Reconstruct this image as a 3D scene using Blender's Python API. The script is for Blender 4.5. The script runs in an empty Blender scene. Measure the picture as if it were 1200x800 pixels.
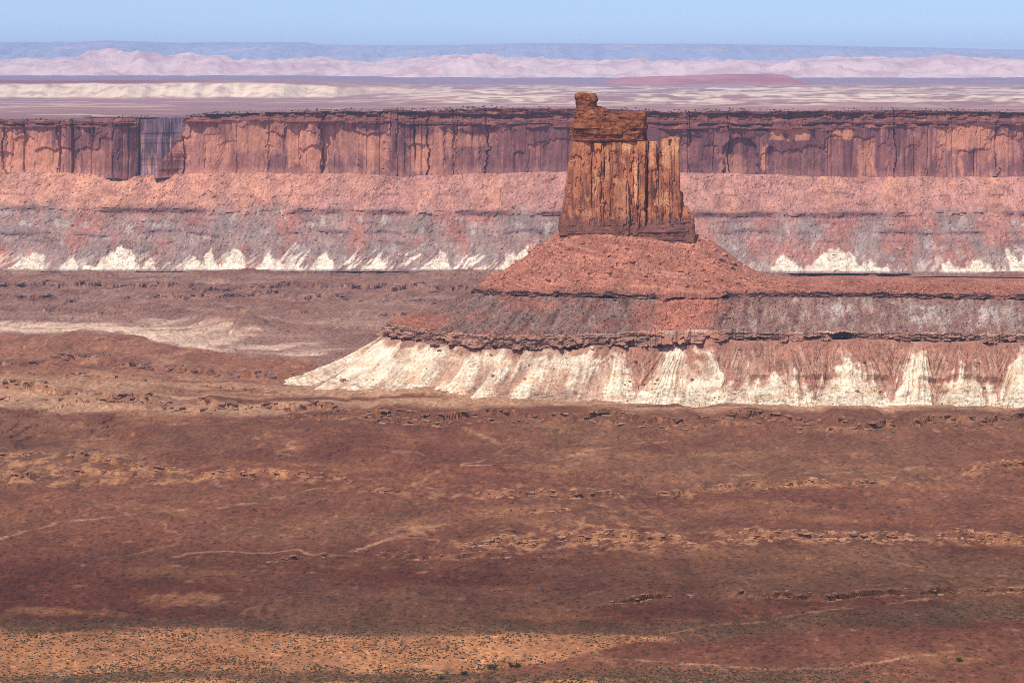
import bpy, bmesh, math, random
import numpy as np
from mathutils import Vector

SC = bpy.context.scene
COLL = SC.collection
R = math.radians

# ------------------------------------------------------------------ camera, sky, sun, exposure
CAMZ = 365.0                      # eye height over the desert bench, metres
FPX = 3000.0                      # focal length in photo pixels (1200 wide)
TILT = math.atan(330.0 / FPX)
cam_d = bpy.data.cameras.new("camera")
cam_d.sensor_width = 36.0
cam_d.lens = 36.0 * FPX / 1200.0
cam_d.clip_start = 1.0
cam_d.clip_end = 200000.0
cam = bpy.data.objects.new("camera", cam_d)
cam.location = (0, 0, CAMZ)
cam.rotation_euler = (math.pi / 2 - TILT, 0, 0)
COLL.objects.link(cam)
SC.camera = cam

SUN_EL, SUN_AZ = R(54), R(32)      # elevation; degrees to the left of straight behind the camera
to_sun = Vector((-math.sin(SUN_AZ) * math.cos(SUN_EL), -math.cos(SUN_AZ) * math.cos(SUN_EL), math.sin(SUN_EL)))
sun_d = bpy.data.lights.new("sun", 'SUN')
sun_d.energy = 4.2
sun_d.angle = R(0.53)
sun_d.color = (1.0, 0.95, 0.88)
sun = bpy.data.objects.new("sun", sun_d)
sun.rotation_euler = to_sun.to_track_quat('Z', 'Y').to_euler()
COLL.objects.link(sun)

world = bpy.data.worlds.new("World")
SC.world = world
world.use_nodes = True
wn = world.node_tree
for n in list(wn.nodes):
    wn.nodes.remove(n)
wo = wn.nodes.new("ShaderNodeOutputWorld")
wb = wn.nodes.new("ShaderNodeBackground")
ws = wn.nodes.new("ShaderNodeTexSky")
ws.sky_type = 'NISHITA'
ws.sun_disc = False
ws.sun_elevation = SUN_EL
ws.sun_rotation = math.atan2(to_sun.x, to_sun.y)
ws.altitude = 1800
ws.air_density = 1.0
ws.dust_density = 0.9
ws.ozone_density = 0.1
wb.inputs[1].default_value = 0.15
wtc = wn.nodes.new("ShaderNodeTexCoord")
wad = wn.nodes.new("ShaderNodeVectorMath"); wad.operation = 'ADD'
wad.inputs[1].default_value = (0, 0, 0.11)            # clear desert air: the blue reaches nearly to the horizon
wnm = wn.nodes.new("ShaderNodeVectorMath"); wnm.operation = 'NORMALIZE'
wn.links.new(wtc.outputs["Generated"], wad.inputs[0])
wn.links.new(wad.outputs[0], wnm.inputs[0])
wn.links.new(wnm.outputs[0], ws.inputs[0])
wn.links.new(ws.outputs[0], wb.inputs[0])
wn.links.new(wb.outputs[0], wo.inputs[0])

SC.view_settings.view_transform = 'Standard'
SC.view_settings.look = 'None'
SC.view_settings.exposure = 0.0
SC.view_settings.gamma = 1.0
SC.view_settings.use_curve_mapping = False
SC.cycles.use_denoising = False
SC.cycles.filter_width = 0.8
SC.cycles.volume_bounces = 1
SC.cycles.max_bounces = 4
SC.cycles.diffuse_bounces = 2

# ------------------------------------------------------------------ helpers
rng = np.random.default_rng(7)
_perm = np.random.default_rng(11).permutation(512).astype(np.int32)
_ga = np.random.default_rng(12).random(512) * 2 * math.pi
_gx, _gy = np.cos(_ga), np.sin(_ga)


def perlin(x, y, seed=0):
    x = np.asarray(x, float) + seed * 17.31
    y = np.asarray(y, float) - seed * 9.77
    x, y = np.broadcast_arrays(x, y)
    xi = np.floor(x).astype(np.int64); yi = np.floor(y).astype(np.int64)
    xf = x - xi; yf = y - yi
    u = xf * xf * xf * (xf * (xf * 6 - 15) + 10)
    v = yf * yf * yf * (yf * (yf * 6 - 15) + 10)

    def g(ix, iy, fx, fy):
        h = _perm[(_perm[(ix + seed * 37) & 511] + iy) & 511]
        return _gx[h] * fx + _gy[h] * fy
    a = g(xi, yi, xf, yf); b = g(xi + 1, yi, xf - 1, yf)
    c = g(xi, yi + 1, xf, yf - 1); d = g(xi + 1, yi + 1, xf - 1, yf - 1)
    return 1.5 * ((a + u * (b - a)) + v * ((c + u * (d - c)) - (a + u * (b - a))))


def fbm(x, y, oct=4, seed=0, gain=0.5, lac=2.1):
    s = 0.0; a = 1.0; t = 0.0
    for o in range(oct):
        s = s + a * perlin(x, y, seed + o)
        t += a; a *= gain
        x = np.asarray(x) * lac; y = np.asarray(y) * lac
    return s / t * 1.4


def ridged(x, y, oct=3, seed=0):
    s = 0.0; a = 1.0; t = 0.0
    for o in range(oct):
        s = s + a * (1 - np.abs(perlin(x, y, seed + o)) * 2)
        t += a; a *= 0.5
        x = np.asarray(x) * 2.1; y = np.asarray(y) * 2.1
    return s / t


def hash1(i, seed=0):
    i = np.asarray(i).astype(np.int64)
    return (_perm[(_perm[(i + seed * 71) & 511] + (i >> 9) + seed) & 511]) / 511.0


def hash2(i, j, seed=0):
    i = np.asarray(i).astype(np.int64); j = np.asarray(j).astype(np.int64)
    return (_perm[(_perm[(i + seed * 71) & 511] + j * 3 + seed) & 511]) / 511.0


def speck(a, b, c, seed=0):
    """stone-sized random value per small patch, 0..1"""
    a = np.asarray(a); b = np.asarray(b)
    return hash2(np.floor(a / c + .6 * perlin(a / (2.3 * c), b / (2.3 * c), seed)), np.floor(b / c + .6 * perlin(a / (2.1 * c), b / (2.1 * c), seed + 1)), seed)


def sstep(a, b, x):
    t = np.clip((np.asarray(x, float) - a) / (b - a), 0, 1)
    return t * t * (3 - 2 * t)


def lerp(a, b, t):
    return a + (b - a) * t


def lin(r, g, b, k=1.0):
    c = np.array([r, g, b], float) / 255.0
    return np.where(c <= 0.04045, c / 12.92, ((c + 0.055) / 1.055) ** 2.4) * k


def mix3(c, d, t):
    """blend colour arrays c -> d by mask t"""
    t = np.asarray(t)[..., None]
    return c * (1 - t) + np.asarray(d) * t


CT, ST = math.cos(TILT), math.sin(TILT)


def P(px, py, D):
    """the place in the world, D metres out, that the photograph shows at px, py"""
    px = np.asarray(px, float); py = np.asarray(py, float); D = np.asarray(D, float)
    dx = (px - 600) / FPX; dy = (400 - py) / FPX
    yc = CT + dy * ST; zc = -ST + dy * CT
    t = D / yc
    return np.stack(np.broadcast_arrays(dx * t, D, CAMZ + zc * t), -1)


def G(px, py, z=0.0):
    dy = (400 - np.asarray(py, float)) / FPX
    D = (z - CAMZ) * (CT + dy * ST) / (-ST + dy * CT)
    return P(px, py, D)


def proj(x, y, z):
    zz = z - CAMZ
    w = y * CT - zz * ST
    v = y * ST + zz * CT
    return 600 + FPX * x / w, 400 - FPX * v / w


def zof(py, D):
    return P(600, py, D)[..., 2]


# ------------------------------------------------------------------ materials
def make_mat(name, grain=3.0, amp=0.25, bump=0.3, stretch=(1, 1, 1), fine=1.0, rough=0.95, hue=0.0, bstrength=0.6, detail_rough=0.75):
    m = bpy.data.materials.new(name)
    m.use_nodes = True
    nt = m.node_tree
    N, L = nt.nodes, nt.links
    bs = N["Principled BSDF"]
    bs.inputs["Roughness"].default_value = rough
    bs.inputs["Specular IOR Level"].default_value = 0.12
    at = N.new("ShaderNodeAttribute"); at.attribute_name = "Col"
    tc = N.new("ShaderNodeNewGeometry")
    mp = N.new("ShaderNodeMapping"); mp.inputs["Scale"].default_value = stretch
    L.new(tc.outputs["Position"], mp.inputs["Vector"])
    n1 = N.new("ShaderNodeTexNoise"); n1.inputs["Scale"].default_value = 1.0 / grain
    n1.inputs["Detail"].default_value = 5.0; n1.inputs["Roughness"].default_value = detail_rough
    L.new(mp.outputs[0], n1.inputs["Vector"])
    n2 = N.new("ShaderNodeTexNoise"); n2.inputs["Scale"].default_value = 1.0 / (grain * 9)
    n2.inputs["Detail"].default_value = 3.0
    L.new(mp.outputs[0], n2.inputs["Vector"])
    r1 = N.new("ShaderNodeMapRange")
    r1.inputs["From Min"].default_value = 0.28; r1.inputs["From Max"].default_value = 0.72
    r1.inputs["To Min"].default_value = 1 - amp; r1.inputs["To Max"].default_value = 1 + amp
    L.new(n1.outputs["Fac"], r1.inputs["Value"])
    r2 = N.new("ShaderNodeMapRange")
    r2.inputs["From Min"].default_value = 0.3; r2.inputs["From Max"].default_value = 0.7
    r2.inputs["To Min"].default_value = 1 - amp * 0.5; r2.inputs["To Max"].default_value = 1 + amp * 0.5
    L.new(n2.outputs["Fac"], r2.inputs["Value"])
    mu = N.new("ShaderNodeMath"); mu.operation = 'MULTIPLY'
    L.new(r1.outputs[0], mu.inputs[0]); L.new(r2.outputs[0], mu.inputs[1])
    vm = N.new("ShaderNodeVectorMath"); vm.operation = 'SCALE'
    L.new(at.outputs["Color"], vm.inputs[0]); L.new(mu.outputs[0], vm.inputs["Scale"])
    L.new(vm.outputs[0], bs.inputs["Base Color"])
    bp = N.new("ShaderNodeBump"); bp.inputs["Strength"].default_value = bstrength
    bp.inputs["Distance"].default_value = bump
    n3 = N.new("ShaderNodeTexNoise"); n3.inputs["Scale"].default_value = 1.0 / (grain * fine)
    n3.inputs["Detail"].default_value = 4.0; n3.inputs["Roughness"].default_value = 0.65
    L.new(mp.outputs[0], n3.inputs["Vector"])
    L.new(n3.outputs["Fac"], bp.inputs["Height"])
    L.new(bp.outputs[0], bs.inputs["Normal"])
    return m


M_GROUND = make_mat("desert_ground", grain=5.0, amp=0.42, bump=1.6, stretch=(1, 0.45, 1), detail_rough=0.85)
M_TALUS = make_mat("talus_debris", grain=3.2, amp=0.42, bump=2.0, detail_rough=0.85)
M_LEDGE = make_mat("bedded_rock", grain=3.0, amp=0.34, bump=1.2, stretch=(0.35, 0.35, 1.6))
M_CLIFF = make_mat("varnished_cliff", grain=5.0, amp=0.24, bump=0.4, stretch=(1.3, 1.3, 0.3))
M_TOWER = make_mat("tower_sandstone", grain=3.0, amp=0.30, bump=0.7, stretch=(1.2, 1.2, 0.45))
M_CAP = make_mat("caprock_sandstone", grain=2.6, amp=0.34, bump=1.0, stretch=(0.6, 0.6, 1.3))
M_FARTALUS = make_mat("far_talus", grain=5.5, amp=0.40, bump=1.5, detail_rough=0.85)
M_FAR = make_mat("far_plain", grain=60.0, amp=0.22, bump=4.0, stretch=(0.25, 1, 1))
M_HILL = make_mat("far_hill_rock", grain=160.0, amp=0.16, bump=12.0)
M_ROCK = make_mat("loose_rock", grain=1.4, amp=0.25, bump=0.3)


def plant_mat(name, rgb):
    m = make_mat(name, grain=0.5, amp=0.4, bump=0.05)
    return m


M_SCRUB = plant_mat("scrub_leaf", None)


# ------------------------------------------------------------------ mesh builders
def set_props(o, label=None, cat=None, group=None, kind=None):
    if label: o["label"] = label
    if cat: o["category"] = cat
    if group: o["group"] = group
    if kind: o["kind"] = kind
    return o


def empty(name, loc, label=None, cat=None, group=None, kind=None):
    o = bpy.data.objects.new(name, None)
    COLL.objects.link(o)
    o.location = loc
    return set_props(o, label, cat, group, kind)


def link_mesh(name, me, mat, parent=None):
    o = bpy.data.objects.new(name, me)
    COLL.objects.link(o)
    if mat is not None and len(me.materials) == 0:
        me.materials.append(mat)
    if parent is not None:
        o.parent = parent
        o.matrix_parent_inverse.identity()
        o.location = -Vector(parent.location)
    return o


def raw_mesh(name, V, F, C, smooth=False):
    """V (n,3), F (m,k) equal-sized faces, C (n,3)"""
    me = bpy.data.meshes.new(name)
    V = np.ascontiguousarray(V, np.float32); F = np.ascontiguousarray(F, np.int32)
    n, m, k = len(V), len(F), F.shape[1]
    me.vertices.add(n); me.vertices.foreach_set("co", V.ravel())
    me.loops.add(m * k); me.loops.foreach_set("vertex_index", F.ravel())
    me.polygons.add(m); me.polygons.foreach_set("loop_start", np.arange(0, m * k, k, dtype=np.int32))
    me.update(calc_edges=True)
    if C is not None:
        a = me.attributes.new("Col", 'FLOAT_COLOR', 'POINT')
        cc = np.ones((n, 4), np.float32); cc[:, :3] = np.clip(C, 0.004, 0.85)
        a.data.foreach_set("color", cc.ravel())
    me.polygons.foreach_set("use_smooth", np.full(m, smooth))
    me.validate()
    return me


def grid_faces(nr, nc, wrap=False, flip=False):
    i = np.arange(nr - 1)[:, None]; j = np.arange(nc if wrap else nc - 1)[None, :]
    j2 = (j + 1) % nc
    a = i * nc + j; b = i * nc + j2; c = (i + 1) * nc + j2; d = (i + 1) * nc + j
    q = np.stack(np.broadcast_arrays(a, b, c, d), -1).reshape(-1, 4)
    return q[:, ::-1] if flip else q


def grid_obj(name, V, C, mat, parent=None, wrap=False, flip=False, smooth=False, drop=None):
    nr, nc = V.shape[:2]
    F = grid_faces(nr, nc, wrap, flip)
    if drop is not None:                       # leave an opening where every corner lies in it
        F = F[~drop.reshape(-1)[F].all(1)]
    me = raw_mesh(name, V.reshape(-1, 3), F, C.reshape(-1, 3), smooth)
    return link_mesh(name, me, mat, parent)


def join_obj(name, parts, mat, parent=None, smooth=False):
    """several (V,F,C) pieces of ONE part"""
    off = 0; Vs = []; Fs = []; Cs = []
    for V, F, C in parts:
        Vs.append(V); Fs.append(F + off); Cs.append(C); off += len(V)
    me = raw_mesh(name, np.concatenate(Vs), np.concatenate(Fs), np.concatenate(Cs), smooth)
    return link_mesh(name, me, mat, parent)


# ------------------------------------------------------------------ ground (the bench and the lower basin behind it)
ER_X = [-900, -300, 0, 100, 150, 172, 200, 250, 300, 340, 420, 600, 2200]
ER_D = [3420, 3400, 3385, 3400, 3370, 3330, 3240, 3160, 3100, 3040, 2985, 2960, 2960]


class Line:
    """a rock ledge on the bench, surveyed as pixel points at ground level z"""
    def __init__(self, pts, h, w=1.0, z=0.0, seed=0, duty=0.0, out=4.5, freq=60.0):
        p = np.array([G(a, b, z) for a, b in pts])
        self.x = p[:, 0]; self.y = p[:, 1]; self.h = h; self.w = w; self.seed = seed; self.duty = duty; self.out = out; self.freq = freq

    def yat(self, x):
        return np.interp(x, self.x, self.y)


LEDGES = [
    Line([(-200, 462), (0, 460), (60, 462), (140, 470), (235, 476), (330, 478), (420, 487), (500, 493), (560, 491), (640, 493), (710, 492), (760, 497), (830, 500), (900, 499), (965, 497), (1010, 503), (1080, 500), (1200, 495), (1400, 494)], 7.0, seed=3, duty=-0.1, out=6),
    Line([(-100, 468), (120, 472), (200, 481), (300, 485), (420, 494), (560, 500), (700, 497), (760, 503), (900, 505), (1080, 507), (1250, 503)], 4, seed=5, duty=0.15, out=5),
    Line([(-100, 430), (0, 428), (130, 432), (210, 436), (260, 443), (330, 448), (420, 452), (520, 460)], 7, seed=8, duty=0.05),
    Line([(-100, 448), (60, 446), (150, 452), (260, 458), (340, 462)], 3.5, seed=9, duty=0.2),
    Line([(-200, 336), (0, 334), (120, 337), (260, 341), (330, 336), (450, 338), (620, 340), (900, 330)], 9, z=-60, seed=12, duty=-0.15),
    Line([(-200, 350), (0, 349), (120, 351), (220, 350), (300, 347), (420, 352), (560, 352)], 7, z=-60, seed=14, duty=0.0),
    Line([(-100, 364), (150, 362), (250, 364), (300, 366), (420, 371), (520, 370), (600, 366)], 6, z=-60, seed=15, duty=0.1),
    Line([(-100, 540), (0, 537), (60, 533), (100, 540), (150, 548), (215, 552)], 5, seed=17, duty=0.0),
    Line([(-100, 566), (0, 562), (60, 556), (150, 555), (215, 560), (300, 557), (400, 558), (440, 574), (520, 580), (600, 584), (690, 582), (760, 576), (850, 574), (1000, 566), (1100, 553), (1250, 540)], 4, seed=19, duty=0.1),
    Line([(300, 660), (400, 648), (500, 655), (560, 656), (640, 655), (720, 657)], 3.4, seed=23, duty=0.1, freq=40, out=6),
    Line([(540, 642), (620, 638), (700, 636), (800, 633), (900, 632), (1000, 628), (1100, 629), (1180, 636), (1300, 640)], 4, seed=25, duty=-0.1),
    Line([(560, 604), (610, 601), (660, 599), (700, 602)], 3, seed=27, duty=0.0),
    Line([(700, 708), (770, 702), (860, 699), (930, 703), (1000, 701), (1060, 698), (1130, 694), (1250, 691)], 4.5, seed=29, duty=-0.1, out=7),
    Line([(500, 716), (600, 722), (700, 727), (830, 726), (870, 724)], 1.2, seed=31, duty=0.2),
]


def ground_height(x, y, ledges=True):
    """returns z, forward shift (overhang), ledge mask"""
    pxs, _ = proj(x, y, 0)
    ew = np.interp(pxs, ER_X, ER_D) + 35 * fbm(x / 90, y / 240, 3, 40)
    z = -60 * sstep(0, 150, y - ew)
    rough = lerp(0.25, 1.0, sstep(2500, 2900, y))
    z = z + 3.0 * fbm(x / 260, y / 260, 4, 41) * lerp(0.5, 1.0, sstep(1800, 3000, y))
    lev = 7 * fbm(x / 420, y / 520, 3, 42) + 1.0 * fbm(x / 70, y / 130, 2, 43)
    step_ = np.floor(lev); fr = lev - step_
    st_on = sstep(-.25, .25, fbm(x / 160, y / 240, 3, 46))
    z = z + lerp(0.7, 2.4, sstep(1700, 2500, y)) * st_on * (step_ + sstep(0, .12, fr))
    z = z + .5 * (speck(x, y, 3.0, 49) - .5) * np.maximum(1, y / 2600)
    z = z + rough * 2.0 * ridged(x / 70, y / 70, 3, 44) * sstep(0.1, 0.6, fbm(x / 300, y / 300, 2, 45) + 0.3 * sstep(2700, 3000, y))
    # hummocks on the left of the bench, mounds in the basin
    z = z + 7 * sstep(0, 0.8, fbm(x / 120, y / 160, 3, 47)) * sstep(2850, 3000, y) * sstep(3500, 3350, y) * sstep(470, 350, pxs)
    z = z + 22 * np.exp(-(((pxs - 275) / 45) ** 2 + ((y - 4120) / 160) ** 2)) * (1 + 0.4 * fbm(x / 40, y / 40, 3, 48))
    sh = np.zeros_like(z); lm = 0.55 * st_on * np.exp(-((fr - .06) / .05) ** 2)
    for L in LEDGES:
        yl = L.yat(x) + 14 * fbm(x / 55, x * 0 + L.seed * 3.1, 3, L.seed) * (L.h / 4) * (L.yat(x) / 2700) ** 2
        on = sstep(L.duty - 0.25, L.duty + 0.3, fbm(x / L.freq, x * 0 + L.seed, 3, L.seed + 1) + 0.15)
        on = on * sstep(L.x[0], L.x[0] + 30, x) * sstep(L.x[-1], L.x[-1] - 30, x)
        d = y - yl
        kk = (yl / 2700) ** 2
        s = sstep(-3.0 * kk - .2, 2.5 * kk + .2, d)
        fall = np.exp(-np.maximum(d, 0) / 90.0) * 0.85 + 0.15 * np.exp(-np.maximum(d, 0) / 300)
        z = z + L.h * on * s * fall
        near = np.exp(-np.abs(d) / 10.0)
        sh = sh + L.out * np.maximum(kk, .65) * on * s * np.exp(-np.maximum(d, 0) / (12.0 * kk))
        lm = np.maximum(lm, on * near)
    return z, sh, lm


def polymask(px, py, top, bot, soft=4):
    """mask between two surveyed curves (top edge, bottom edge)"""
    t = np.interp(px, [a for a, b in top], [b for a, b in top])
    b = np.interp(px, [a for a, b in bot], [b for a, b in bot])
    return sstep(-soft, soft, py - t) * sstep(soft, -soft, py - b)


SAND_TOP = [(-300, 735), (0, 737), (120, 733), (260, 735), (420, 745), (520, 742), (560, 741), (640, 745), (720, 741), (800, 745), (900, 760)]
SAND_BOT = [(-300, 790), (0, 790), (130, 786), (300, 784), (440, 788), (520, 789), (600, 776), (680, 767), (740, 752), (800, 748), (900, 748)]


def ground_colour(x, y, z, lm, pxs, pys):
    n1 = fbm(x / 330, y / 330, 5, 61)
    n2 = fbm(x / 90, y / 130, 5, 64)
    n3 = fbm(x / 600, y / 420, 4, 67)
    streak = fbm(x / 240, y / 60, 5, 70)
    red = lin(130, 84, 66); grey = lin(134, 98, 76); tan = lin(172, 122, 86); maroon = lin(110, 62, 48)
    c = np.broadcast_to(red, x.shape + (3,)).copy()
    c = mix3(c, lin(108, 60, 46), .9 * sstep(570, 680, pys + 40 * n1) * sstep(780, 735, pys))
    c = mix3(c, grey, 0.6 * sstep(-0.25, 0.5, n1 + 0.35 * streak))
    c = mix3(c, maroon, 0.5 * sstep(0.05, 0.55, -n2 * 0.5 - n3 * 0.9))
    c = mix3(c, tan, 0.32 * sstep(0.1, 0.7, fbm(x / 120, y / 70, 5, 73) + 0.3 * n2))
    # thin pale wash threads everywhere
    th = np.abs(fbm(x / 210, y / 330, 4, 75))
    c = mix3(c, lin(172, 128, 102), 0.55 * sstep(0.03, 0.0, th) * sstep(-0.2, 0.3, n2))
    # buff strip along the foot of the apron
    buff = sstep(2610, 2670, y + 40 * n2) * sstep(3000, 2850, y)
    c = mix3(c, lin(188, 148, 122), 0.9 * buff * sstep(-0.6, 0.1, streak))
    # hummocky ground left of the butte
    hm = sstep(2800, 2900, y)
    c = mix3(c, lin(158, 108, 90), 0.75 * hm)
    c = mix3(c, lin(176, 134, 110), hm * 0.6 * sstep(0.0, 0.5, fbm(x / 60, y / 110, 4, 79)))
    c = mix3(c, lin(118, 76, 66), hm * 0.6 * sstep(0.1, 0.6, -fbm(x / 50, y / 90, 4, 80)))
    # lower basin: mauve grey
    lo = sstep(-20, -50, z)
    c = mix3(c, lin(150, 114, 104), 0.85 * lo)
    c = mix3(c, lin(172, 142, 130), lo * 0.6 * sstep(0.0, 0.6, fbm(x / 240, y / 140, 4, 82)))
    c = mix3(c, lin(128, 84, 76), lo * 0.6 * sstep(0.05, 0.5, -fbm(x / 180, y / 90, 4, 83)))
    # the pale wash in the basin
    w = polymask(pxs, pys, [(-300, 380), (0, 380), (60, 378), (130, 378), (200, 381), (280, 388), (360, 396), (420, 404)],
                 [(-300, 391), (0, 390), (60, 391), (130, 393), (180, 402), (250, 412), (340, 416), (420, 412)], 3)
    w = w * sstep(460, 180, pxs + 90 * fbm(x / 60, y / 80, 4, 85))
    wn_ = fbm(x / 120, y / 55, 4, 86)
    wcol = mix3(np.broadcast_to(lin(226, 196, 178), x.shape + (3,)), lin(160, 124, 114), sstep(-0.1, 0.5, wn_ + sstep(150, 330, pxs) * 0.5 - 0.25))
    c = c * (1 - (w * lo)[..., None]) + wcol * (w * lo)[..., None]
    for (qx, qy, rx, ry) in ((190, 376, 60, 4), (320, 405, 60, 4), (350, 417, 50, 3), (230, 398, 60, 5)):
        q = np.exp(-((pxs - qx) / rx) ** 2 - ((pys - qy) / ry) ** 2)
        c = mix3(c, lin(214, 184, 168), lo * 0.8 * sstep(0.45, 0.9, q + 0.5 * wn_))
    # ledges expose buff rock
    c = mix3(c, lin(160, 116, 92), 0.4 * sstep(0.3, 0.9, lm) * (1 - 0.4 * lo))
    # rubble bands
    for top, bot, a in (
        ([(-200, 528), (0, 530), (120, 530), (215, 548), (300, 552), (400, 556)], [(-200, 572), (0, 572), (100, 570), (215, 570), (300, 566), (400, 566)], 0.8),
        ([(400, 566), (520, 574), (640, 574), (760, 572), (900, 568), (1020, 562), (1200, 540)], [(400, 574), (520, 586), (640, 590), (760, 582), (900, 574), (1020, 570), (1200, 548)], 0.65),
        ([(520, 636), (600, 622), (660, 612), (760, 624), (900, 624), (1060, 622), (1180, 630)], [(520, 650), (600, 652), (760, 650), (900, 640), (1060, 638), (1180, 642)], 0.8),
        ([(660, 590), (740, 590), (790, 594)], [(660, 616), (740, 616), (790, 604)], 0.45)):
        xa, xb = top[0][0], top[-1][0]
        k = polymask(pxs, pys, top, bot, 3) * sstep(xa - 20, xa + 40, pxs) * sstep(xb + 20, xb - 40, pxs)
        c = mix3(c, lin(186, 134, 98), a * k * sstep(-0.05, 0.4, fbm(x / 16, y / 40, 4, 88)))
        c = mix3(c, lin(92, 56, 44), .7 * k * sstep(.28, .5, fbm(x / 9, y / 30, 3, 89)))
    # named washes
    for pts, wd in (([(555, 506), (575, 514), (592, 527), (560, 540), (545, 552), (600, 549), (690, 530), (780, 516)], 2.2),
                    ([(320, 585), (350, 578), (385, 570), (400, 566)], 2.2), ([(0, 634), (60, 614), (120, 608), (210, 600), (300, 592)], 2.5),
                    ([(410, 645), (440, 636), (500, 628), (480, 620), (530, 614)], 3.2), ([(690, 590), (715, 598), (720, 603)], 2.5),
                    ([(205, 652), (260, 645), (330, 648), (420, 650)], 2.0), ([(760, 745), (820, 732), (900, 726), (1000, 714), (1100, 702), (1200, 694)], 2.6),
                    ([(740, 772), (900, 785), (1000, 787), (1060, 776), (1120, 766), (1210, 762)], 2.8),
                    ([(860, 560), (960, 556), (1040, 550), (1120, 544)], 1.8)):
        best = np.full(x.shape, 1e9)
        jx = pxs + 10 * fbm(x / 60, y / 60, 4, 90); jy = pys + 2.6 * fbm(x / 40, y / 70, 4, 92)
        for (ax, ay), (bx, by) in zip(pts[:-1], pts[1:]):
            ux, uy = bx - ax, (by - ay) * 3
            t = np.clip(((jx - ax) * ux + (jy - ay) * 3 * uy) / (ux * ux + uy * uy), 0, 1)
            best = np.minimum(best, np.hypot(jx - ax - t * ux, (jy - ay) * 3 - t * uy))
        c = mix3(c, lin(182, 142, 114), 0.7 * sstep(wd * 1.8, wd * 0.5, best) * sstep(-0.5, 0.2, fbm(x / 35, y / 60, 4, 93)))
    # pale sand flat and the scrub belts round it
    jn = 5 * fbm(x / 70, y / 70, 4, 95)
    s = polymask(pxs, pys + jn, SAND_TOP, SAND_BOT, 2) * sstep(830, 760, pxs)
    jn = jn + 3 * fbm(x / 12, y / 16, 3, 94)
    belt = polymask(pxs, pys + jn, [(-300, 718), (0, 722), (200, 724), (420, 732), (620, 730), (800, 728), (1000, 720), (1300, 690)],
                    [(-300, 740), (420, 748), (700, 748), (800, 752), (1000, 745), (1300, 720)], 4)
    c = mix3(c, lin(118, 88, 68), 0.6 * belt)
    belt2 = sstep(778, 792, pys + jn) * sstep(1100, 900, pxs + 20 * jn)
    c = mix3(c, lin(118, 88, 66), 0.65 * belt2)
    c = mix3(c, lin(190, 134, 96), s * (0.5 + 0.42 * sstep(-0.4, 0.4, fbm(x / 60, y / 80, 4, 96))))
    c = mix3(c, lin(150, 84, 62), 0.7 * np.exp(-((pxs - 258) / 22) ** 2 - ((pys - 775) / 6) ** 2))
    s2 = polymask(pxs, pys + jn * .6, [(0, 799), (200, 797), (420, 796), (700, 793), (800, 799)], [(0, 850), (800, 850)], 2) * sstep(800, 680, pxs)
    c = mix3(c, lin(206, 146, 104), 0.75 * s2 * sstep(-.3, .2, n2))
    # red flat on the lower right, pale patches upper left of the sand
    rf = polymask(pxs, pys + jn, [(700, 757), (800, 746), (950, 736), (1100, 730), (1300, 728)], [(700, 762), (800, 772), (950, 782), (1060, 772), (1200, 764), (1300, 764)], 4) * sstep(720, 800, pxs)
    c = mix3(c, lin(108, 66, 52), 0.5 * rf)
    rf = polymask(pxs, pys + jn, [(1080, 790), (1200, 768), (1300, 765)], [(1080, 900), (1300, 900)], 4) * sstep(1080, 1140, pxs)
    c = mix3(c, lin(112, 68, 54), 0.5 * rf)
    for (qx, qy, rx, ry, a) in ((210, 702, 60, 9, .45), (70, 714, 90, 5, .45), (230, 697, 40, 5, .4), (1180, 636, 40, 8, .4), (640, 552, 60, 6, .3), (590, 635, 60, 7, .4), (490, 618, 26, 9, .5)):
        q = np.exp(-((pxs - qx) / rx) ** 2 - ((pys - qy) / ry) ** 2)
        c = mix3(c, lin(186, 134, 96), a * sstep(0.25, 1.0, q + 0.6 * fbm(x / 14, y / 24, 4, 97)))
    sp = speck(x, y * .6, 2.2, 98) ; sp2 = speck(x, y * .5, 4.5, 99)
    k = (0.82 + .36 * sp) * (.90 + .22 * sp2)
    k = np.where(sp * sp2 > .86, k * 1.3, k); k = np.where((sp < .08), k * .65, k)
    k = k * lerp(1.0, .72, sstep(620, 690, pys) * sstep(745, 728, pys + jn))
    return c * k[..., None] * np.array([0.90, 0.80, 0.66])


def build_ground():
    # rows: metre spacing grows with distance; columns fan out, with far skirts
    py = np.concatenate([np.linspace(1100, 875, 20), np.linspace(874.2, 500, 440), np.linspace(499.5, 304.0, 310)])
    D = G(600, py, -30.0)[:, 1]
    D = np.concatenate([[-3000, -1500, -500, 100, 500, 800], D[(D > 900) & (D < 5500)], [5600, 6000, 6400]])
    u = np.concatenate([[-3.5, -2.2, -1.5, -1.0, -0.6, -0.45], np.linspace(-0.36, -0.237, 40), np.linspace(-0.235, 0.235, 650), np.linspace(0.237, 0.36, 40), [0.45, 0.6, 1.0, 1.5, 2.2, 3.5]])
    W = np.maximum(np.abs(D), 900)
    X = u[None, :] * W[:, None]
    Y = np.broadcast_to(D[:, None], X.shape).copy()
    z, sh, lm = ground_height(X, Y)
    pxs, pys = proj(X, Y, np.where(z < -35, -60.0, 0.0))
    ok = (Y > 900)
    z = np.where(ok, z, 0.0)
    C = ground_colour(X, Y, z, lm, pxs, pys)
    V = np.stack([X, Y - sh, z], -1)
    o = grid_obj("ground", V, C, M_GROUND)
    set_props(o, "broad red brown desert bench with pale washes and ledges in front of the butte", "ground", kind="structure")
    return o


build_ground()


def gz(x, y):
    return ground_height(np.atleast_1d(np.asarray(x, float)), np.atleast_1d(np.asarray(y, float)))[0]


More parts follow.
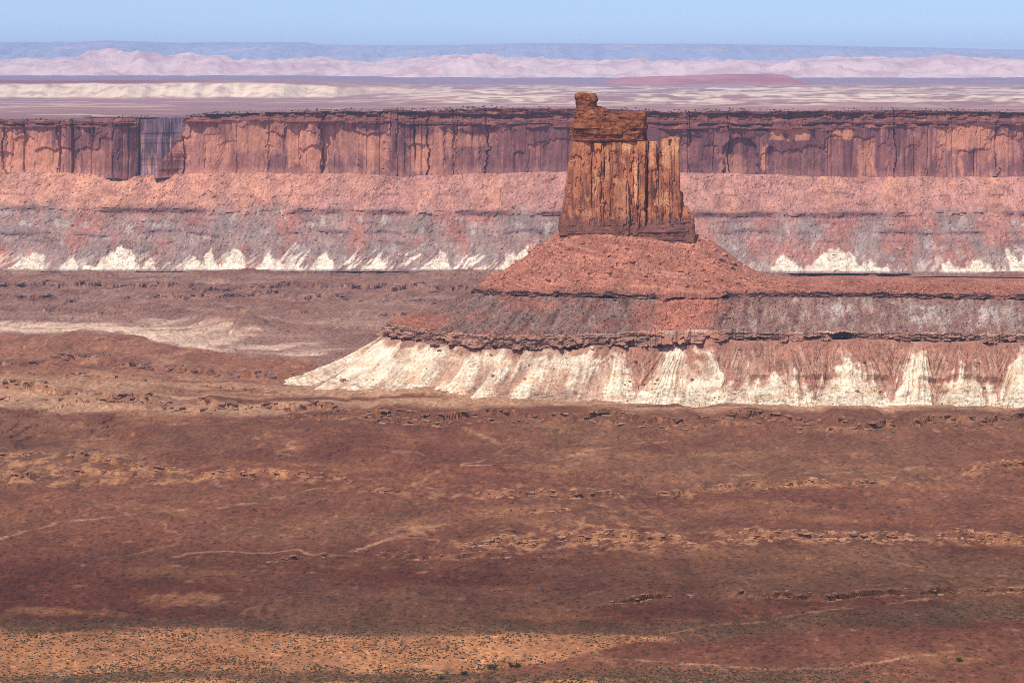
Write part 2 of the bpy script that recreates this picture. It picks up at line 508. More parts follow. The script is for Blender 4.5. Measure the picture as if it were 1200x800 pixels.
# ------------------------------------------------------------------ the butte
def catmull(pts, t):
    """closed Catmull-Rom through pts (n,3) at t in [0,n)"""
    n = len(pts); i = np.floor(t).astype(int); f = (t - i)[:, None]
    p0, p1, p2, p3 = pts[(i - 1) % n], pts[i % n], pts[(i + 1) % n], pts[(i + 2) % n]
    return 0.5 * (2 * p1 + (p2 - p0) * f + (2 * p0 - 5 * p1 + 4 * p2 - p3) * f * f + (3 * p1 - p0 - 3 * p2 + p3) * f ** 3)


def build_butte():
    root = empty("butte", (P(735, 470, 3000)[0], 3000, 0), "lone red butte with a square rock tower on a banded skirt and a white foot", "butte")
    def gp(px, py):
        p = G(px, py, 0.0); return p
    spokes = [  # C0, C1, C2, C3 : right end, front going left, the nose, the back
        (P(1500, 327, 2980), P(1500, 347, 2885), P(1500, 393, 2800), gp(1500, 482)),
        (P(1200, 326, 2965), P(1200, 345, 2875), P(1200, 391, 2780), gp(1200, 480)),
        (P(1000, 323, 2965), P(1000, 342, 2870), P(1000, 388, 2775), gp(1000, 478)),
        (P(895, 320, 2970), P(905, 342, 2870), P(900, 389, 2775), gp(900, 478)),
        (P(819, 275, 2986), P(840, 343, 2868), P(825, 386, 2775), gp(810, 477)),
        (P(750, 274, 2966), P(755, 344, 2860), P(745, 388, 2778), gp(730, 476)),
        (P(690, 271, 2966), P(675, 342, 2865), P(655, 392, 2780), gp(625, 474)),
        (P(664, 270, 2980), P(605, 341, 2895), P(560, 391, 2798), gp(510, 469)),
        (P(659, 268, 3005), P(565, 338, 2950), P(490, 384, 2835), gp(415, 464)),
        (P(659, 268, 3030), P(556, 336, 3005), P(459, 378, 2890), gp(343, 458)),
        (P(668, 268, 3055), P(580, 332, 3090), P(474, 373, 2970), gp(352, 440)),
        (P(735, 268, 3065), np.array([40, 3165, 105.]), np.array([20, 3245, 60.]), np.array([0, 3400, -60.])),
        (P(815, 276, 3050), np.array([260, 3140, 105.]), np.array([260, 3230, 60.]), np.array([260, 3390, -60.])),
        (P(893, 320, 2988), np.array([330, 3110, 102.]), np.array([330, 3195, 60.]), np.array([330, 3350, -60.])),
        (P(1000, 323, 2985), np.array([420, 3085, 100.]), np.array([420, 3170, 60.]), np.array([420, 3320, -60.])),
        (P(1500, 327, 2995), np.array([940, 3090, 100.]), np.array([940, 3180, 60.]), np.array([940, 3320, -60.])),
        (P(1520, 327, 2990), np.array([1080, 2990, 98.]), np.array([1180, 2990, 58.]), np.array([1330, 2980, -30.])),
    ]
    n = len(spokes)
    S = [np.array([s[k] for s in spokes]) for k in range(4)]
    # denser along the visible front
    seg_n = [60, 240, 150, 120, 110, 100, 105, 100, 100, 80, 50, 20, 18, 18, 18, 16, 16]
    t = np.concatenate([i + np.arange(k) / k for i, k in enumerate(seg_n)])
    C0, C1, C2, C3 = [catmull(s, t) for s in S]
    nu = len(t)
    # arc length along the middle contour (metres) is the surface coordinate a
    d = np.diff(np.concatenate([C2, C2[:1]]), axis=0)
    seg = np.hypot(d[:, 0], d[:, 1])
    a = np.concatenate([[0], np.cumsum(seg)[:-1]])
    tang = np.roll(C2, -1, 0) - np.roll(C2, 1, 0)
    nrm = np.stack([tang[:, 1], -tang[:, 0]], 1)
    nrm /= np.linalg.norm(nrm, axis=1)[:, None]
    if (nrm[200] @ np.array([0, -1.0])) < 0: nrm = -nrm
    px2, _ = proj(C2[:, 0], C2[:, 1], C2[:, 2])
    px0, _ = proj(C1[:, 0], C1[:, 1], C1[:, 2])
    front = C2[:, 1] < 3000
    chute = np.exp(-((px0 - 806 + 14 * fbm(a / 30, a * 0 + 6, 3, 100)) / 42) ** 4) * front      # red debris running over the ledges
    A = a[None, :]

    def out(V, off, up):
        V = V.copy()
        V[..., 0] += nrm[None, :, 0] * off; V[..., 1] += nrm[None, :, 1] * off; V[..., 2] += up
        return V

    def span(Pa, Pb, rows, curve=0.0):
        f = np.linspace(0, 1, rows)[:, None]
        V = Pa[None] * (1 - f[..., None]) + Pb[None] * f[..., None]
        V[..., 2] -= curve * 4 * f * (1 - f)
        return V, np.broadcast_to(f, (rows, nu)).copy()

    red = lin(174, 112, 90); red2 = lin(156, 96, 78); pink = lin(204, 146, 120)
    grey = lin(136, 104, 92); greyd = lin(108, 76, 68); pale = lin(188, 164, 146)
    white = lin(236, 214, 184); cream = lin(218, 184, 150)
    # ---- upper talus: C0 to C1
    V, f = span(C0, C1, 86, 5.0)
    s = A * lerp(0.45, 1.0, f)
    sl = f * 110
    wx, wy = V[..., 0], V[..., 1]
    nz = 2.6 * fbm(wx / 26, wy / 30, 3, 101) + 1.8 * fbm(wx / 7, wy / 7, 3, 104) + 1.6 * (ridged(s / 24, sl / 130, 2, 107) - .5) * sstep(0.1, .5, f)
    nz = nz + 0.9 * (speck(wx, wy * 1.3, 2.4, 105) - .5) + 1.5 * np.maximum(0, speck(wx, wy, 4.6, 106) - .72) / .28
    nz *= sstep(0.0, 0.3, f) * 0.95 + 0.05
    talus_V = out(V, nz * 0.7, nz * 0.7)
    c = mix3(np.broadcast_to(red, V.shape), red2, sstep(-0.1, 0.5, fbm(s / 22, sl / 50, 4, 110)))
    c = mix3(c, pink, 0.6 * sstep(0.05, 0.5, fbm(s / 12, sl / 40, 4, 113)))
    c = c * (0.8 + .4 * speck(wx, wy, 2.0, 115))[..., None]
    c = mix3(c, lin(140, 92, 78), 0.7 * sstep(0.86, 1.0, f + 0.06 * fbm(s / 20, sl / 20, 3, 114)) * (1 - chute[None]))
    rightside = sstep(880, 960, px0)[None]
    c = mix3(c, lin(152, 96, 80), 0.6 * rightside)
    talus_C = c * 0.98
    o = grid_obj("talus_slope", talus_V, talus_C, M_TALUS, root, wrap=True)
    last = talus_V[-1]

    # ---- ledges: rows with overhanging beds
    def ledge(top, hgt, rows, nlay, seed, amp, col, colb, over, gap_mask, runout=2.0, bcol=None, alc=0.0, hs=1.0):
        f = np.linspace(0, 1, rows)[:, None] * np.ones((1, nu))
        V = np.broadcast_to(top[None], (rows, nu, 3)).copy()
        hh = (hgt * hs * (0.8 + 0.12 * fbm(a / 60, a * 0 + seed, 3, seed)))[None]
        h2 = f * hh
        lay = np.floor(f * nlay + 0.35 * fbm(A / 70, f * 0 + seed, 2, seed + 2)).astype(int)
        blk = np.floor(A / (7 + 6 * hash1(lay, seed + 3)) + 50 * hash1(lay, seed + 4)).astype(int)
        off = (hash1(lay, seed + 5) - 0.5) * amp * 1.6 + (hash2(blk, lay, seed + 6) - 0.5) * amp * 1.2
        off += over * (1 - f) ** 2 * sstep(0, 0.12, f)
        off -= alc * np.exp(-((px2[None] - 985) / 14) ** 4) * sstep(.25, .35, f)
        off += amp * 0.35 * fbm(A / 25, f * 1.2, 3, seed + 8) + f * runout
        bury = gap_mask[None]
        bury = np.clip(bury + .6 * sstep(.0, .4, fbm(A / 16, f * 1.8 + seed, 3, seed + 20)), 0, 1)
        off = off * (1 - bury) + bury * (f * hh * 1.3 + 1.0)
        off = off * sstep(0, 0.05, f)
        off = off + .9 * (speck(A, f * 40 + seed, 2.2, seed + 13) - .5)
        V = out(V, off, -h2 + 0.3 * fbm(A / 4, f * 8, 2, seed + 9))
        cc = mix3(np.broadcast_to(col, V.shape), colb, sstep(0.25, 0.75, hash1(lay, seed + 11) * 0.7 + 0.3 * hash2(blk, lay, seed + 12)))
        cc = mix3(cc, bcol, 0.92 * sstep(0.3, 0.8, bury + 0.35 * fbm(A / 5, f * 3, 3, seed + 14)) * np.ones_like(f))
        return V, cc

    cover = np.clip(chute + 0.75 * sstep(0.25, 0.6, fbm(a / 45, a * 0 + 3.3, 3, 120)) * (px0 > 520), 0, 1)
    V, c = ledge(last, 6.5, 18, 4, 121, 1.1, lin(134, 94, 82), lin(100, 68, 62), 0.8, np.maximum(cover * 0.9, 0), bcol=lin(180, 112, 88))
    grid_obj("upper_ledge", V, c * 0.85, M_LEDGE, root, wrap=True)
    last = out(C1[None], 1.6, -5.4)[0]
    # ---- grey shale slope to C2
    V, f = span(last, C2, 66, 1.5)
    sl = f * 90
    gul = ridged(A / 24 + 0.25 * fbm(A / 40, sl / 60, 2, 131), f * 0.8, 2, 130)
    nz = 1.6 * fbm(A / 20, sl / 24, 3, 132) + 1.0 * fbm(A / 5, sl / 5, 3, 135) + 2.4 * (gul - 0.5) * sstep(0, .3, f) * sstep(1, .7, f)
    nz = nz + 1.6 * (speck(V[..., 0], V[..., 1] * 1.3, 2.4, 136) - .5) + 1.5 * np.maximum(0, speck(V[..., 0], V[..., 1], 4.4, 137) - .75) / .25
    nz = nz * sstep(0, 0.05, f) + chute[None] * 3.0 * sstep(0, .2, f) * sstep(1.0, 0.75, f)
    shale_V = out(V, nz * 0.7, nz * 0.7)
    c = mix3(np.broadcast_to(grey, V.shape), greyd, sstep(-0.1, 0.5, fbm(A / 16, sl / 60, 4, 138)))
    rs = sstep(830, 900, px2)[None]
    c = mix3(c, lin(160, 116, 102), .5 * rs)
    c = mix3(c, pale, (0.25 + 0.25 * rs) * sstep(0.1, 0.55, fbm(A / 9, sl / 55, 4, 141) + 0.15 * rs))
    c = mix3(c, lin(166, 100, 78), 0.55 * (1 - rs) * sstep(0.0, 0.5, fbm(A / 30, sl / 40, 3, 144)))
    c = mix3(c, lin(182, 114, 90), np.clip(chute[None] * sstep(1.1, 0.8, f + .15 * fbm(A / 14, f * 3, 3, 149)), 0, 1))
    nose = sstep(540, 480, px2)[None]
    c = mix3(c, lin(176, 106, 82), 0.7 * nose * sstep(0.35, 0.9, f))
    for q, w in ((1085, 22), (1165, 26), (985, 14)):
        c = mix3(c, lin(196, 182, 168), 0.7 * np.exp(-((px2[None] - q) / w) ** 2) * sstep(0.1, 0.3, f) * sstep(0.8, 0.5, f) * sstep(-0.3, 0.2, fbm(A / 10, sl / 30, 3, 146)))
    c = c * (0.68 + .6 * speck(V[..., 0], V[..., 1], 2.0, 148))[..., None]
    shale_C = c * 0.96
    grid_obj("shale_slope", shale_V, shale_C, M_TALUS, root, wrap=True)
    last = shale_V[-1]
    # ---- middle ledge
    HS = 1 - .42 * sstep(760, 880, px2)
    cov2 = 0.6 * sstep(0.1, 0.6, fbm(a / 30, a * 0 + 7.7, 4, 150)) * (px2 > 620)
    V, c = ledge(last, 19.0, 44, 10, 151, 1.7, lin(168, 128, 106), lin(126, 90, 78), 0.6, np.maximum(cov2, 0.5 * chute), bcol=lin(166, 114, 92), alc=7.0, hs=HS)
    c = mix3(c, lin(198, 168, 142), 0.6 * np.exp(-((np.linspace(0, 1, 44)[:, None] - 0.1) / 0.14) ** 2) * sstep(640, 760, px2)[None] * sstep(-.2, .3, fbm(A / 22, A * 0 + 5, 3, 192)))
    grid_obj("middle_ledge", V, c * 1.1, M_LEDGE, root, wrap=True)
    last = out(C2[None], 6.0 + 1.5 * fbm(a / 26, a * 0 + 4, 3, 193)[None], HS[None] * (-15.0 + 3.0 * fbm(a / 34, a * 0 + 8, 3, 194)[None]))[0]
    # ---- white apron to the toe
    toe = C3.copy(); toe[:, 2] -= 3.0
    ext = toe + (toe - last) * 0.06
    V, f = span(last, ext, 84, 7.0)
    sl = f * 120
    wv = A + 4 * fbm(A / 60, sl / 80, 2, 160)
    right = sstep(640, 800, px2)[None]
    cw = 74.0
    cc_ = wv / cw + 0.9 * fbm(A / 150, A * 0 + 1, 2, 159)
    ck = np.floor(cc_); loc = (cc_ - ck - .5) * cw
    apex = (hash1(ck, 158) - .5) * 30
    fan = apex + (loc - apex * (1 - f)) / (0.30 + 0.70 * f)      # rills spread from each facet's apex
    r1 = ridged(wv / 40, f * 0.35, 1, 161); r2 = ridged(wv / 17, f * 0.6, 2, 163) * (1 - right) + ridged((fan + ck * 53) / 17, f * 0.6, 2, 163) * right
    rib = 0.65 * r1 + 0.35 * r2
    facet = (1 - np.abs(loc) / (cw * .5 * (0.25 + 0.85 * f)))
    rib = rib * (1 - .6 * right) + .6 * right * (0.55 + 0.5 * np.clip(facet, -0.9, 0.8) * sstep(0, .4, f) + .25 * (r2 - .5))
    shape = sstep(0.0, 0.25, f) * sstep(1.05, 0.75, f)
    nz = 10.0 * (rib - 0.55) * shape + 0.9 * fbm(A / 9, sl / 9, 3, 166) + 0.5 * fbm(A / 3, sl / 3, 2, 168)
    rightn = sstep(760, 860, px2)[None]
    bl = 0.40 + 0.05 * fbm(A / 80, f * 0 + 2, 3, 169)
    nz = nz + rightn * (5.0 * sstep(bl + .03, bl, f) * sstep(bl - .3, bl, f) - 3.0 * np.exp(-((f - bl - .05) / .03) ** 2)) * sstep(-.3, .2, fbm(A / 30, f * 0 + 8, 3, 171))
    nz = nz + 0.9 * (speck(V[..., 0], V[..., 1] * 1.3, 2.4, 187) - .5) + (.3 + rightn) * np.maximum(0, speck(V[..., 0], V[..., 1], 4.4, 188) - .8) / .2
    nz *= sstep(0, .06, f)
    # faint benches in the white beds
    bed = np.sin(f * 46 + 2 * fbm(A / 60, f, 2, 170)) * 0.4
    apron_V = out(V, (nz + bed) * 0.8, nz * 0.7)
    brown = lin(158, 110, 90); pinkb = lin(176, 118, 96)
    c = mix3(np.broadcast_to(white, V.shape), cream, sstep(-0.2, 0.5, fbm(A / 30, sl / 14, 4, 172)))
    pk = np.clip(1 - np.abs(loc - apex * .5) / (cw * .5), 0, 1)          # triangular faces of bare white rock
    hgt = (0.22 + 0.75 * hash1(ck, 175)) * pk ** 0.7 + 0.25 * r2 - 0.05
    need = lerp(0.0 + 0.0 * f, 1.0, right)
    thr = lerp(1.05 - 0.30 * 1, 0.0, 0)                        # left: nearly all white
    rock = sstep(-0.12, 0.10, hgt + 0.20 - (1 - f) + (1 - right) * 0.62 + 0.24 * fbm(A / 10, sl / 12, 4, 176))
    c = mix3(c, mix3(mix3(np.broadcast_to(brown, V.shape), pinkb, sstep(-0.2, 0.3, fbm(fan / 14 + ck * 3, sl / 40, 4, 178))), lin(206, 172, 144), .55 * sstep(.15, .5, fbm(fan / 8 + ck * 5, sl / 60, 3, 179))), (1 - rock))
    gl = sstep(0.52, 0.24, rib + 0.16 * fbm(A / 8, sl / 30, 3, 180)) * sstep(0.02, 0.3, f)
    c = mix3(c, lin(176, 132, 106), 0.85 * gl)
    c = mix3(c, lin(196, 158, 130), .6 * sstep(.2, .55, fbm(A / 5, sl / 70, 3, 185) + .3 * fbm(A / 30, sl / 30, 2, 189)))
    beds = speck(A * .22, sl, 1.5, 190)
    c = c * (1 - .42 * (beds > .83) * sstep(.45, .6, f))[..., None]
    c = c * (0.8 + .36 * speck(V[..., 0], V[..., 1], 2.0, 191))[..., None]
    c = mix3(c, lin(160, 108, 88), 0.85 * sstep(0.12, 0.02, f + 0.12 * fbm(A / 14, sl / 20, 3, 182)))
    c = mix3(c, lin(140, 104, 84), 0.5 * sstep(0.45, 0.6, fbm(A / 7, sl / 2.2, 3, 184)) * sstep(0.3, 0.6, f))
    c = mix3(c, lin(192, 148, 116), sstep(0.84, 0.97, f + 0.09 * fbm(A / 14, sl / 14, 4, 186)))
    apron_C = c * 1.0
    grid_obj("white_apron", apron_V, apron_C, M_TALUS, root, wrap=True)
    return root, talus_V, shale_V, apron_V, (px0, px2, front)


BUTTE, TALUS_V, SHALE_V, APRON_V, (BPX1, BPX2, BFRONT) = build_butte()


# ------------------------------------------------------------------ the tower (parts of the butte)
TD = 2990.0
CRACKS = [(681, 176, 240, 1.2), (693.6, 170, 246, 3.2), (699, 200, 244, 1.2), (705, 164, 258, 2.6), (715, 164, 252, 2.6), (722, 170, 206, 1.2), (733.5, 206, 262, 1.8), (742, 172, 262, 2.6), (746.5, 186, 258, 1.6), (756.8, 164, 268, 5.0), (763, 196, 262, 1.2), (769, 166, 256, 2.8), (776, 200, 258, 1.4), (784.5, 164, 262, 2.6), (790, 166, 212, 1.2)]
PALES = [(744, 212, 2.2, 24, .9), (733, 171, 6, 7, .9), (780, 180, 5, 18, .7), (790, 172, 6, 12, .8), (762, 180, 3, 14, .6), (697, 215, 3, 18, .6), (775, 232, 8, 9, .6), (688, 250, 6, 8, .4), (729, 240, 10, 26, .35), (711, 190, 3, 20, .35)]


def loft(prof, seed, sup=4.0, nth=56, dz=0.9, bed=0.5, bedh=4.0, chip=0.8, flute=0.8, rough=0.7, topdome=0.5, kind="column"):
    """prof: list of (py, px_left, px_right, y_front, y_back) from bottom to top, surveyed at TD"""
    p = np.array([(zof(b[0], TD), P(b[1], 200, TD)[0], P(b[2], 200, TD)[0], b[3], b[4]) for b in prof])
    z0, z1 = p[0, 0], p[-1, 0]
    nz = max(6, int((z1 - z0) / dz))
    z = np.linspace(z0, z1, nz)
    xl, xr, yf, yb = [np.interp(z, p[:, 0], p[:, k]) for k in (1, 2, 3, 4)]
    th = np.linspace(0, 2 * math.pi, nth, endpoint=False)
    sway = (1.1 if kind == 'column' else 1.6) * fbm(z / 22, z * 0 + seed, 3, seed + 18)
    xl = xl + sway * (z < z1 - 3 * dz); xr = xr + 0.8 * sway
    cx = ((xl + xr) / 2)[:, None]; rx = ((xr - xl) / 2)[:, None]
    cy = ((yf + yb) / 2)[:, None]; ry = ((yb - yf) / 2)[:, None]
    ct, st = np.cos(th)[None], np.sin(th)[None]
    den = (np.abs(ct) ** sup + np.abs(st) ** sup) ** (1 / sup)
    ux, uy = ct / den, st / den
    Z = np.broadcast_to(z[:, None], (nz, nth)).copy()
    lay = np.floor(Z / bedh + 0.4 * np.sin(th * 2 + seed)[None] + 0.8 * perlin(Z / (bedh * 2.3), Z * 0 + seed, seed)).astype(int)
    off = (hash1(lay, seed) - 0.5) * 2 * bed
    blk = np.floor(th[None] * 3 + 6 * hash1(lay, seed + 1)).astype(int)
    off = off + (hash2(blk, lay, seed + 2) - 0.5) * bed
    X0 = cx + rx * ux; Y0 = cy + ry * uy
    # periodic noise coordinates from the outline itself
    q = (X0 + Y0 * 0.7)
    fl = np.floor(q / 8.0 + 0.35 * perlin(Z / 45, q / 9, seed + 4)).astype(int)
    off = off + (hash1(fl, seed + 5) - 0.5) * flute * 1.3 + flute * 0.5 * perlin(q / 9, Z / 45, seed + 6)
    nq = np.floor(q / 4.5 + .5 * perlin(Z / 9, q / 7, seed + 13)); nzl = np.floor(Z / 13 + 2 * hash1(nq, seed + 14) + .3 * perlin(q / 4, Z / 9, seed + 15))
    spall = (hash2(nq, nzl, seed + 16) < .26) & (kind == "column")
    off = off - spall * (1.0 + 1.4 * hash2(nq, nzl, seed + 17))
    cs = 5.0 if kind != 'cap' else 8.0
    off = off + chip * fbm(q / cs, Z / (cs * 1.3), 3, seed + 8) + 0.2 * fbm(q / 1.6, Z / 1.9, 2, seed + 10)
    if kind == "column":
        for cp, ya, yb_, dep in CRACKS:
            za, zb2 = zof(yb_, TD), zof(ya, TD); xc = P(cp, 200, TD)[0]
            g = np.exp(-((X0 - xc - 1.3 * perlin(Z / 16, Z * 0 + cp, 21)) / .75) ** 2) * (uy < -.5) * sstep(za - 3, za + 3, Z) * sstep(zb2 + 3, zb2 - 3, Z)
            off = off - dep * g
    off = np.maximum(off, -0.6 * np.minimum(rx, ry))
    X = X0 + off * ux; Y = Y0 + off * uy
    rows = [np.stack([X, Y, Z], -1)]
    for k, sc in enumerate((0.86, 0.6, 0.3, 0.02)):
        tx = cx[-1] + (X[-1] - cx[-1]) * sc; ty = cy[-1] + (Y[-1] - cy[-1]) * sc
        tz = z1 + topdome * (1 - sc) + 0.6 * perlin(tx / 3, ty / 3, seed + 12)
        rows.append(np.stack([tx, ty, tz], -1)[None])
    V = np.concatenate(rows)
    nr = V.shape[0]
    qq = V[..., 0] + V[..., 1] * 0.7; zz = V[..., 2]
    if kind == "column":
        frac = (zz - z0) / max(1e-3, (z1 - z0))
        base = mix3(np.broadcast_to(lin(190, 116, 80), V.shape), lin(158, 92, 66), sstep(-0.3, 0.4, fbm(qq / 9, zz / 40, 3, seed + 20)))
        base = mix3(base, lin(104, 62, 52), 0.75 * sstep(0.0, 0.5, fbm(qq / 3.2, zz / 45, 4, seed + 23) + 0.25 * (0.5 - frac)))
        base = mix3(base, lin(206, 142, 96), 0.75 * sstep(0.2, 0.6, fbm(qq / 6, zz / 14, 4, seed + 26)))
        sp = np.zeros(V.shape[:2]); sp[:nz] = spall
        base = mix3(base, lin(200, 128, 86), .5 * sp)
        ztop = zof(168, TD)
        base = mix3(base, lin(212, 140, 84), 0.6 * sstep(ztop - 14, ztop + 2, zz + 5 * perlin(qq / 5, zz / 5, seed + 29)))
        for cp, cy_, wx_, wy_, aa in PALES:
            q_ = np.maximum(np.abs(V[..., 0] - P(cp, 200, TD)[0]) / wx_, np.abs(zz - zof(cy_, TD)) / wy_) + .5 * fbm(qq / 3, zz / 8, 3, seed + 34)
            base = mix3(base, lin(226, 164, 118), aa * sstep(1.1, .7, q_))
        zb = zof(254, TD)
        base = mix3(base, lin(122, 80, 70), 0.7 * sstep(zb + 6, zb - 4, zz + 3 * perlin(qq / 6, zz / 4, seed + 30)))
    elif kind == "cap":
        base = mix3(np.broadcast_to(lin(150, 84, 46), V.shape), lin(106, 56, 34), sstep(-0.2, 0.4, fbm(qq / 7, zz / 3.2, 4, seed + 20)))
        base = mix3(base, lin(184, 122, 74), 0.6 * sstep(0.25, 0.6, fbm(qq / 9, zz / 5, 4, seed + 23)))
        base = mix3(base, lin(90, 50, 38), 0.6 * sstep(0.15, 0.5, fbm(qq / 4, zz / 9, 3, seed + 25)))
    else:
        base = mix3(np.broadcast_to(lin(128, 84, 72), V.shape), lin(100, 62, 56), sstep(-0.2, 0.4, fbm(qq / 10, zz / 2.2, 4, seed + 20)))
        base = mix3(base, lin(168, 106, 80), 0.6 * sstep(0.2, 0.6, fbm(qq / 9, zz / 5, 4, seed + 23)))
    base = base * (0.94 + .24 * speck(qq, zz, 1.6, seed + 33))[..., None]
    return V.reshape(-1, 3), grid_faces(nr, nth, wrap=True), base.reshape(-1, 3) * 0.9


def build_tower():
    F0 = 2962.0
    # the shaft's columns: (py, left, right, y_front, y_back) bottom to top
    cols = [
        [(274, 655, 692, F0 + 4, F0 + 60), (240, 661, 691, F0 + 6, F0 + 60), (200, 666, 691, F0 + 8, F0 + 60), (166, 671, 690, F0 + 9, F0 + 60)],
        [(274, 676, 697, F0 + 1, F0 + 40), (225, 680, 696, F0 + 4, F0 + 40), (214, 684, 696, F0 + 7, F0 + 40), (168, 686, 694, F0 + 12, F0 + 40)],
        [(274, 695, 707, F0 + 0, F0 + 40), (240, 696, 706, F0 + 2, F0 + 40), (167, 695, 705.5, F0 + 6, F0 + 40)],
        [(274, 705, 717, F0 + 2, F0 + 40), (230, 705.6, 715.5, F0 + 5, F0 + 40), (167, 705.5, 714.5, F0 + 8, F0 + 40)],
        [(274, 716, 737, F0 - 3, F0 + 40), (214, 717, 734, F0 - 1, F0 + 40), (208, 718, 733, F0 + 1, F0 + 40)],
        [(274, 714, 744, F0 + 3, F0 + 40), (210, 715, 743, F0 + 5, F0 + 40), (166, 715, 742, F0 + 7, F0 + 40)],
        [(274, 741, 747.5, F0 - 2, F0 + 40), (190, 742, 746, F0 + 1, F0 + 40), (168, 742, 745, F0 + 5, F0 + 40)],
        [(274, 746, 757, F0 + 0, F0 + 40), (190, 747, 757, F0 + 4, F0 + 40), (165, 747, 757.5, F0 + 6, F0 + 50)],
        [(276, 757.5, 772, F0 + 3, F0 + 45), (220, 758, 770, F0 + 5, F0 + 45), (188, 759, 769, F0 + 8, F0 + 40), (166, 760, 768, F0 + 10, F0 + 34)],
        [(276, 768, 786, F0 + 2, F0 + 45), (220, 769, 785, F0 + 6, F0 + 45), (200, 770, 785, F0 + 8, F0 + 40)],
        [(240, 774, 785, F0 + 8, F0 + 36), (180, 775.5, 784, F0 + 10, F0 + 34), (163, 775.5, 783.5, F0 + 11, F0 + 32)],
        [(276, 784, 799, F0 + 5, F0 + 50), (220, 784, 796.5, F0 + 7, F0 + 46), (178, 784, 795.5, F0 + 9, F0 + 40), (161, 784.5, 795, F0 + 10, F0 + 36)],
        [(278, 790, 806, F0 + 6, F0 + 50), (240, 793, 801.5, F0 + 12, F0 + 46), (225, 794, 800, F0 + 14, F0 + 40)],
        [(282, 792, 815, F0 + 2, F0 + 60), (258, 796, 813.5, F0 + 8, F0 + 55), (250, 797, 811, F0 + 10, F0 + 50), (242, 797, 806, F0 + 14, F0 + 40)],
    ]
    for i, c in enumerate(cols):
        wide = c[0][2] - c[0][1]
        lap = (2.5, 3.0, 1.2, 1.6, 1.0, 3.0, 1.0, 2.0, 1.2, 2.0, 1.0, 1.5, 1, 1)[i]
        c = [(q[0], q[1] - (lap if 0 < i != 8 else 0), q[2] + (lap if i not in (7, 11, 12, 13) else 0), q[3], q[4]) for q in c]
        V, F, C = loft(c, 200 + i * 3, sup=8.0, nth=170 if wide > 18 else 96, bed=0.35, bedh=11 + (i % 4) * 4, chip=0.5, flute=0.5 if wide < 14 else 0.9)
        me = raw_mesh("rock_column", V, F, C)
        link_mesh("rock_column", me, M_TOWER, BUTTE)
    V, F, C = loft([(280, 664, 808, F0 + 14, F0 + 96), (230, 672, 796, F0 + 17, F0 + 92), (205, 676, 790, F0 + 18, F0 + 90), (200, 676, 758, F0 + 18, F0 + 90), (166, 676, 757, F0 + 16, F0 + 88)], 260, nth=120, flute=1.8)
    V2, F2, C2 = loft([(280, 760, 800, F0 + 14, F0 + 60), (200, 762, 793, F0 + 15, F0 + 50), (180, 764, 790, F0 + 17, F0 + 44)], 264, nth=60)
    join_obj("tower_core", [(V, F, C), (V2, F2, C2)], M_TOWER, BUTTE)
    # bedded plinth under the shaft
    V, F, C = loft([(286, 654, 813, F0 - 2, F0 + 110), (272, 655, 813.5, F0 - 0.5, F0 + 104), (266, 656, 813.5, F0 + 1.5, F0 + 102), (258, 658, 812, F0 + 5.0, F0 + 98)], 270, sup=6, nth=200, dz=0.7, bed=1.0, bedh=2.6, chip=1.0, flute=0.8, kind="plinth")
    join_obj("bedded_plinth", [(V, F, C)], M_LEDGE, BUTTE)
    # dark caprock
    cap = [
        loft([(166, 672, 756, F0 + 8, F0 + 84), (164, 670, 757, F0 + 4, F0 + 86), (158, 670, 757, F0 + 4, F0 + 88), (150, 671, 757, F0 + 5, F0 + 86), (143, 673, 756, F0 + 8, F0 + 84)], 300, sup=5, nth=150, dz=0.6, bed=0.9, bedh=6.0, chip=3.2, flute=2.4, kind="cap"),
        loft([(150, 672, 713, F0 + 5, F0 + 70), (140, 674, 712, F0 + 9, F0 + 66), (133, 675, 707, F0 + 12, F0 + 60), (128, 676, 702, F0 + 16, F0 + 50)], 306, sup=4, nth=80, dz=0.6, bed=0.7, bedh=4.4, chip=2.8, kind="cap"),
        loft([(150, 722, 757, F0 + 3, F0 + 74), (142, 722, 757, F0 + 4, F0 + 70), (136, 724, 757, F0 + 6, F0 + 66), (131, 730, 755, F0 + 9, F0 + 60)], 312, sup=5, nth=80, dz=0.6, bed=0.8, bedh=5.6, chip=2.8, kind="cap"),
        loft([(146, 700, 732, F0 + 14, F0 + 60), (139, 702, 732, F0 + 15, F0 + 56), (133, 704, 733, F0 + 20, F0 + 50)], 318, sup=3, nth=56, dz=0.7, bed=0.8, bedh=3.0, chip=1.2, kind="cap"),
        loft([(134, 690, 714, F0 + 18, F0 + 46), (129, 692, 711, F0 + 20, F0 + 44), (125, 690, 703, F0 + 22, F0 + 42)], 322, sup=3, nth=48, dz=0.6, bed=0.7, bedh=2.4, chip=1.0, kind="cap"),
    ]
    join_obj("caprock", cap, M_CAP, BUTTE)
    knob = [
        loft([(133, 676, 697, F0 + 14, F0 + 46), (126, 676, 696, F0 + 16, F0 + 44), (121, 674.5, 692, F0 + 16, F0 + 43), (114, 674, 690, F0 + 16, F0 + 42), (110, 675, 690, F0 + 18, F0 + 40), (108.5, 678, 688, F0 + 20, F0 + 38)], 330, sup=3.6, nth=56, dz=0.6, bed=0.6, bedh=2.8, chip=1.1, kind="cap"),
        loft([(130, 686, 703, F0 + 18, F0 + 40), (122, 686, 698, F0 + 17, F0 + 40), (118, 686, 700, F0 + 15, F0 + 40), (113, 687, 699.5, F0 + 16, F0 + 38), (109.5, 688, 697, F0 + 19, F0 + 36)], 336, sup=3.6, nth=48, dz=0.6, bed=0.5, bedh=2.2, chip=0.9, kind="cap"),
    ]
    join_obj("summit_knob", knob, M_CAP, BUTTE)


build_tower()


# ------------------------------------------------------------------ the long mesa behind
MD = 5430.0
MS = MD / FPX


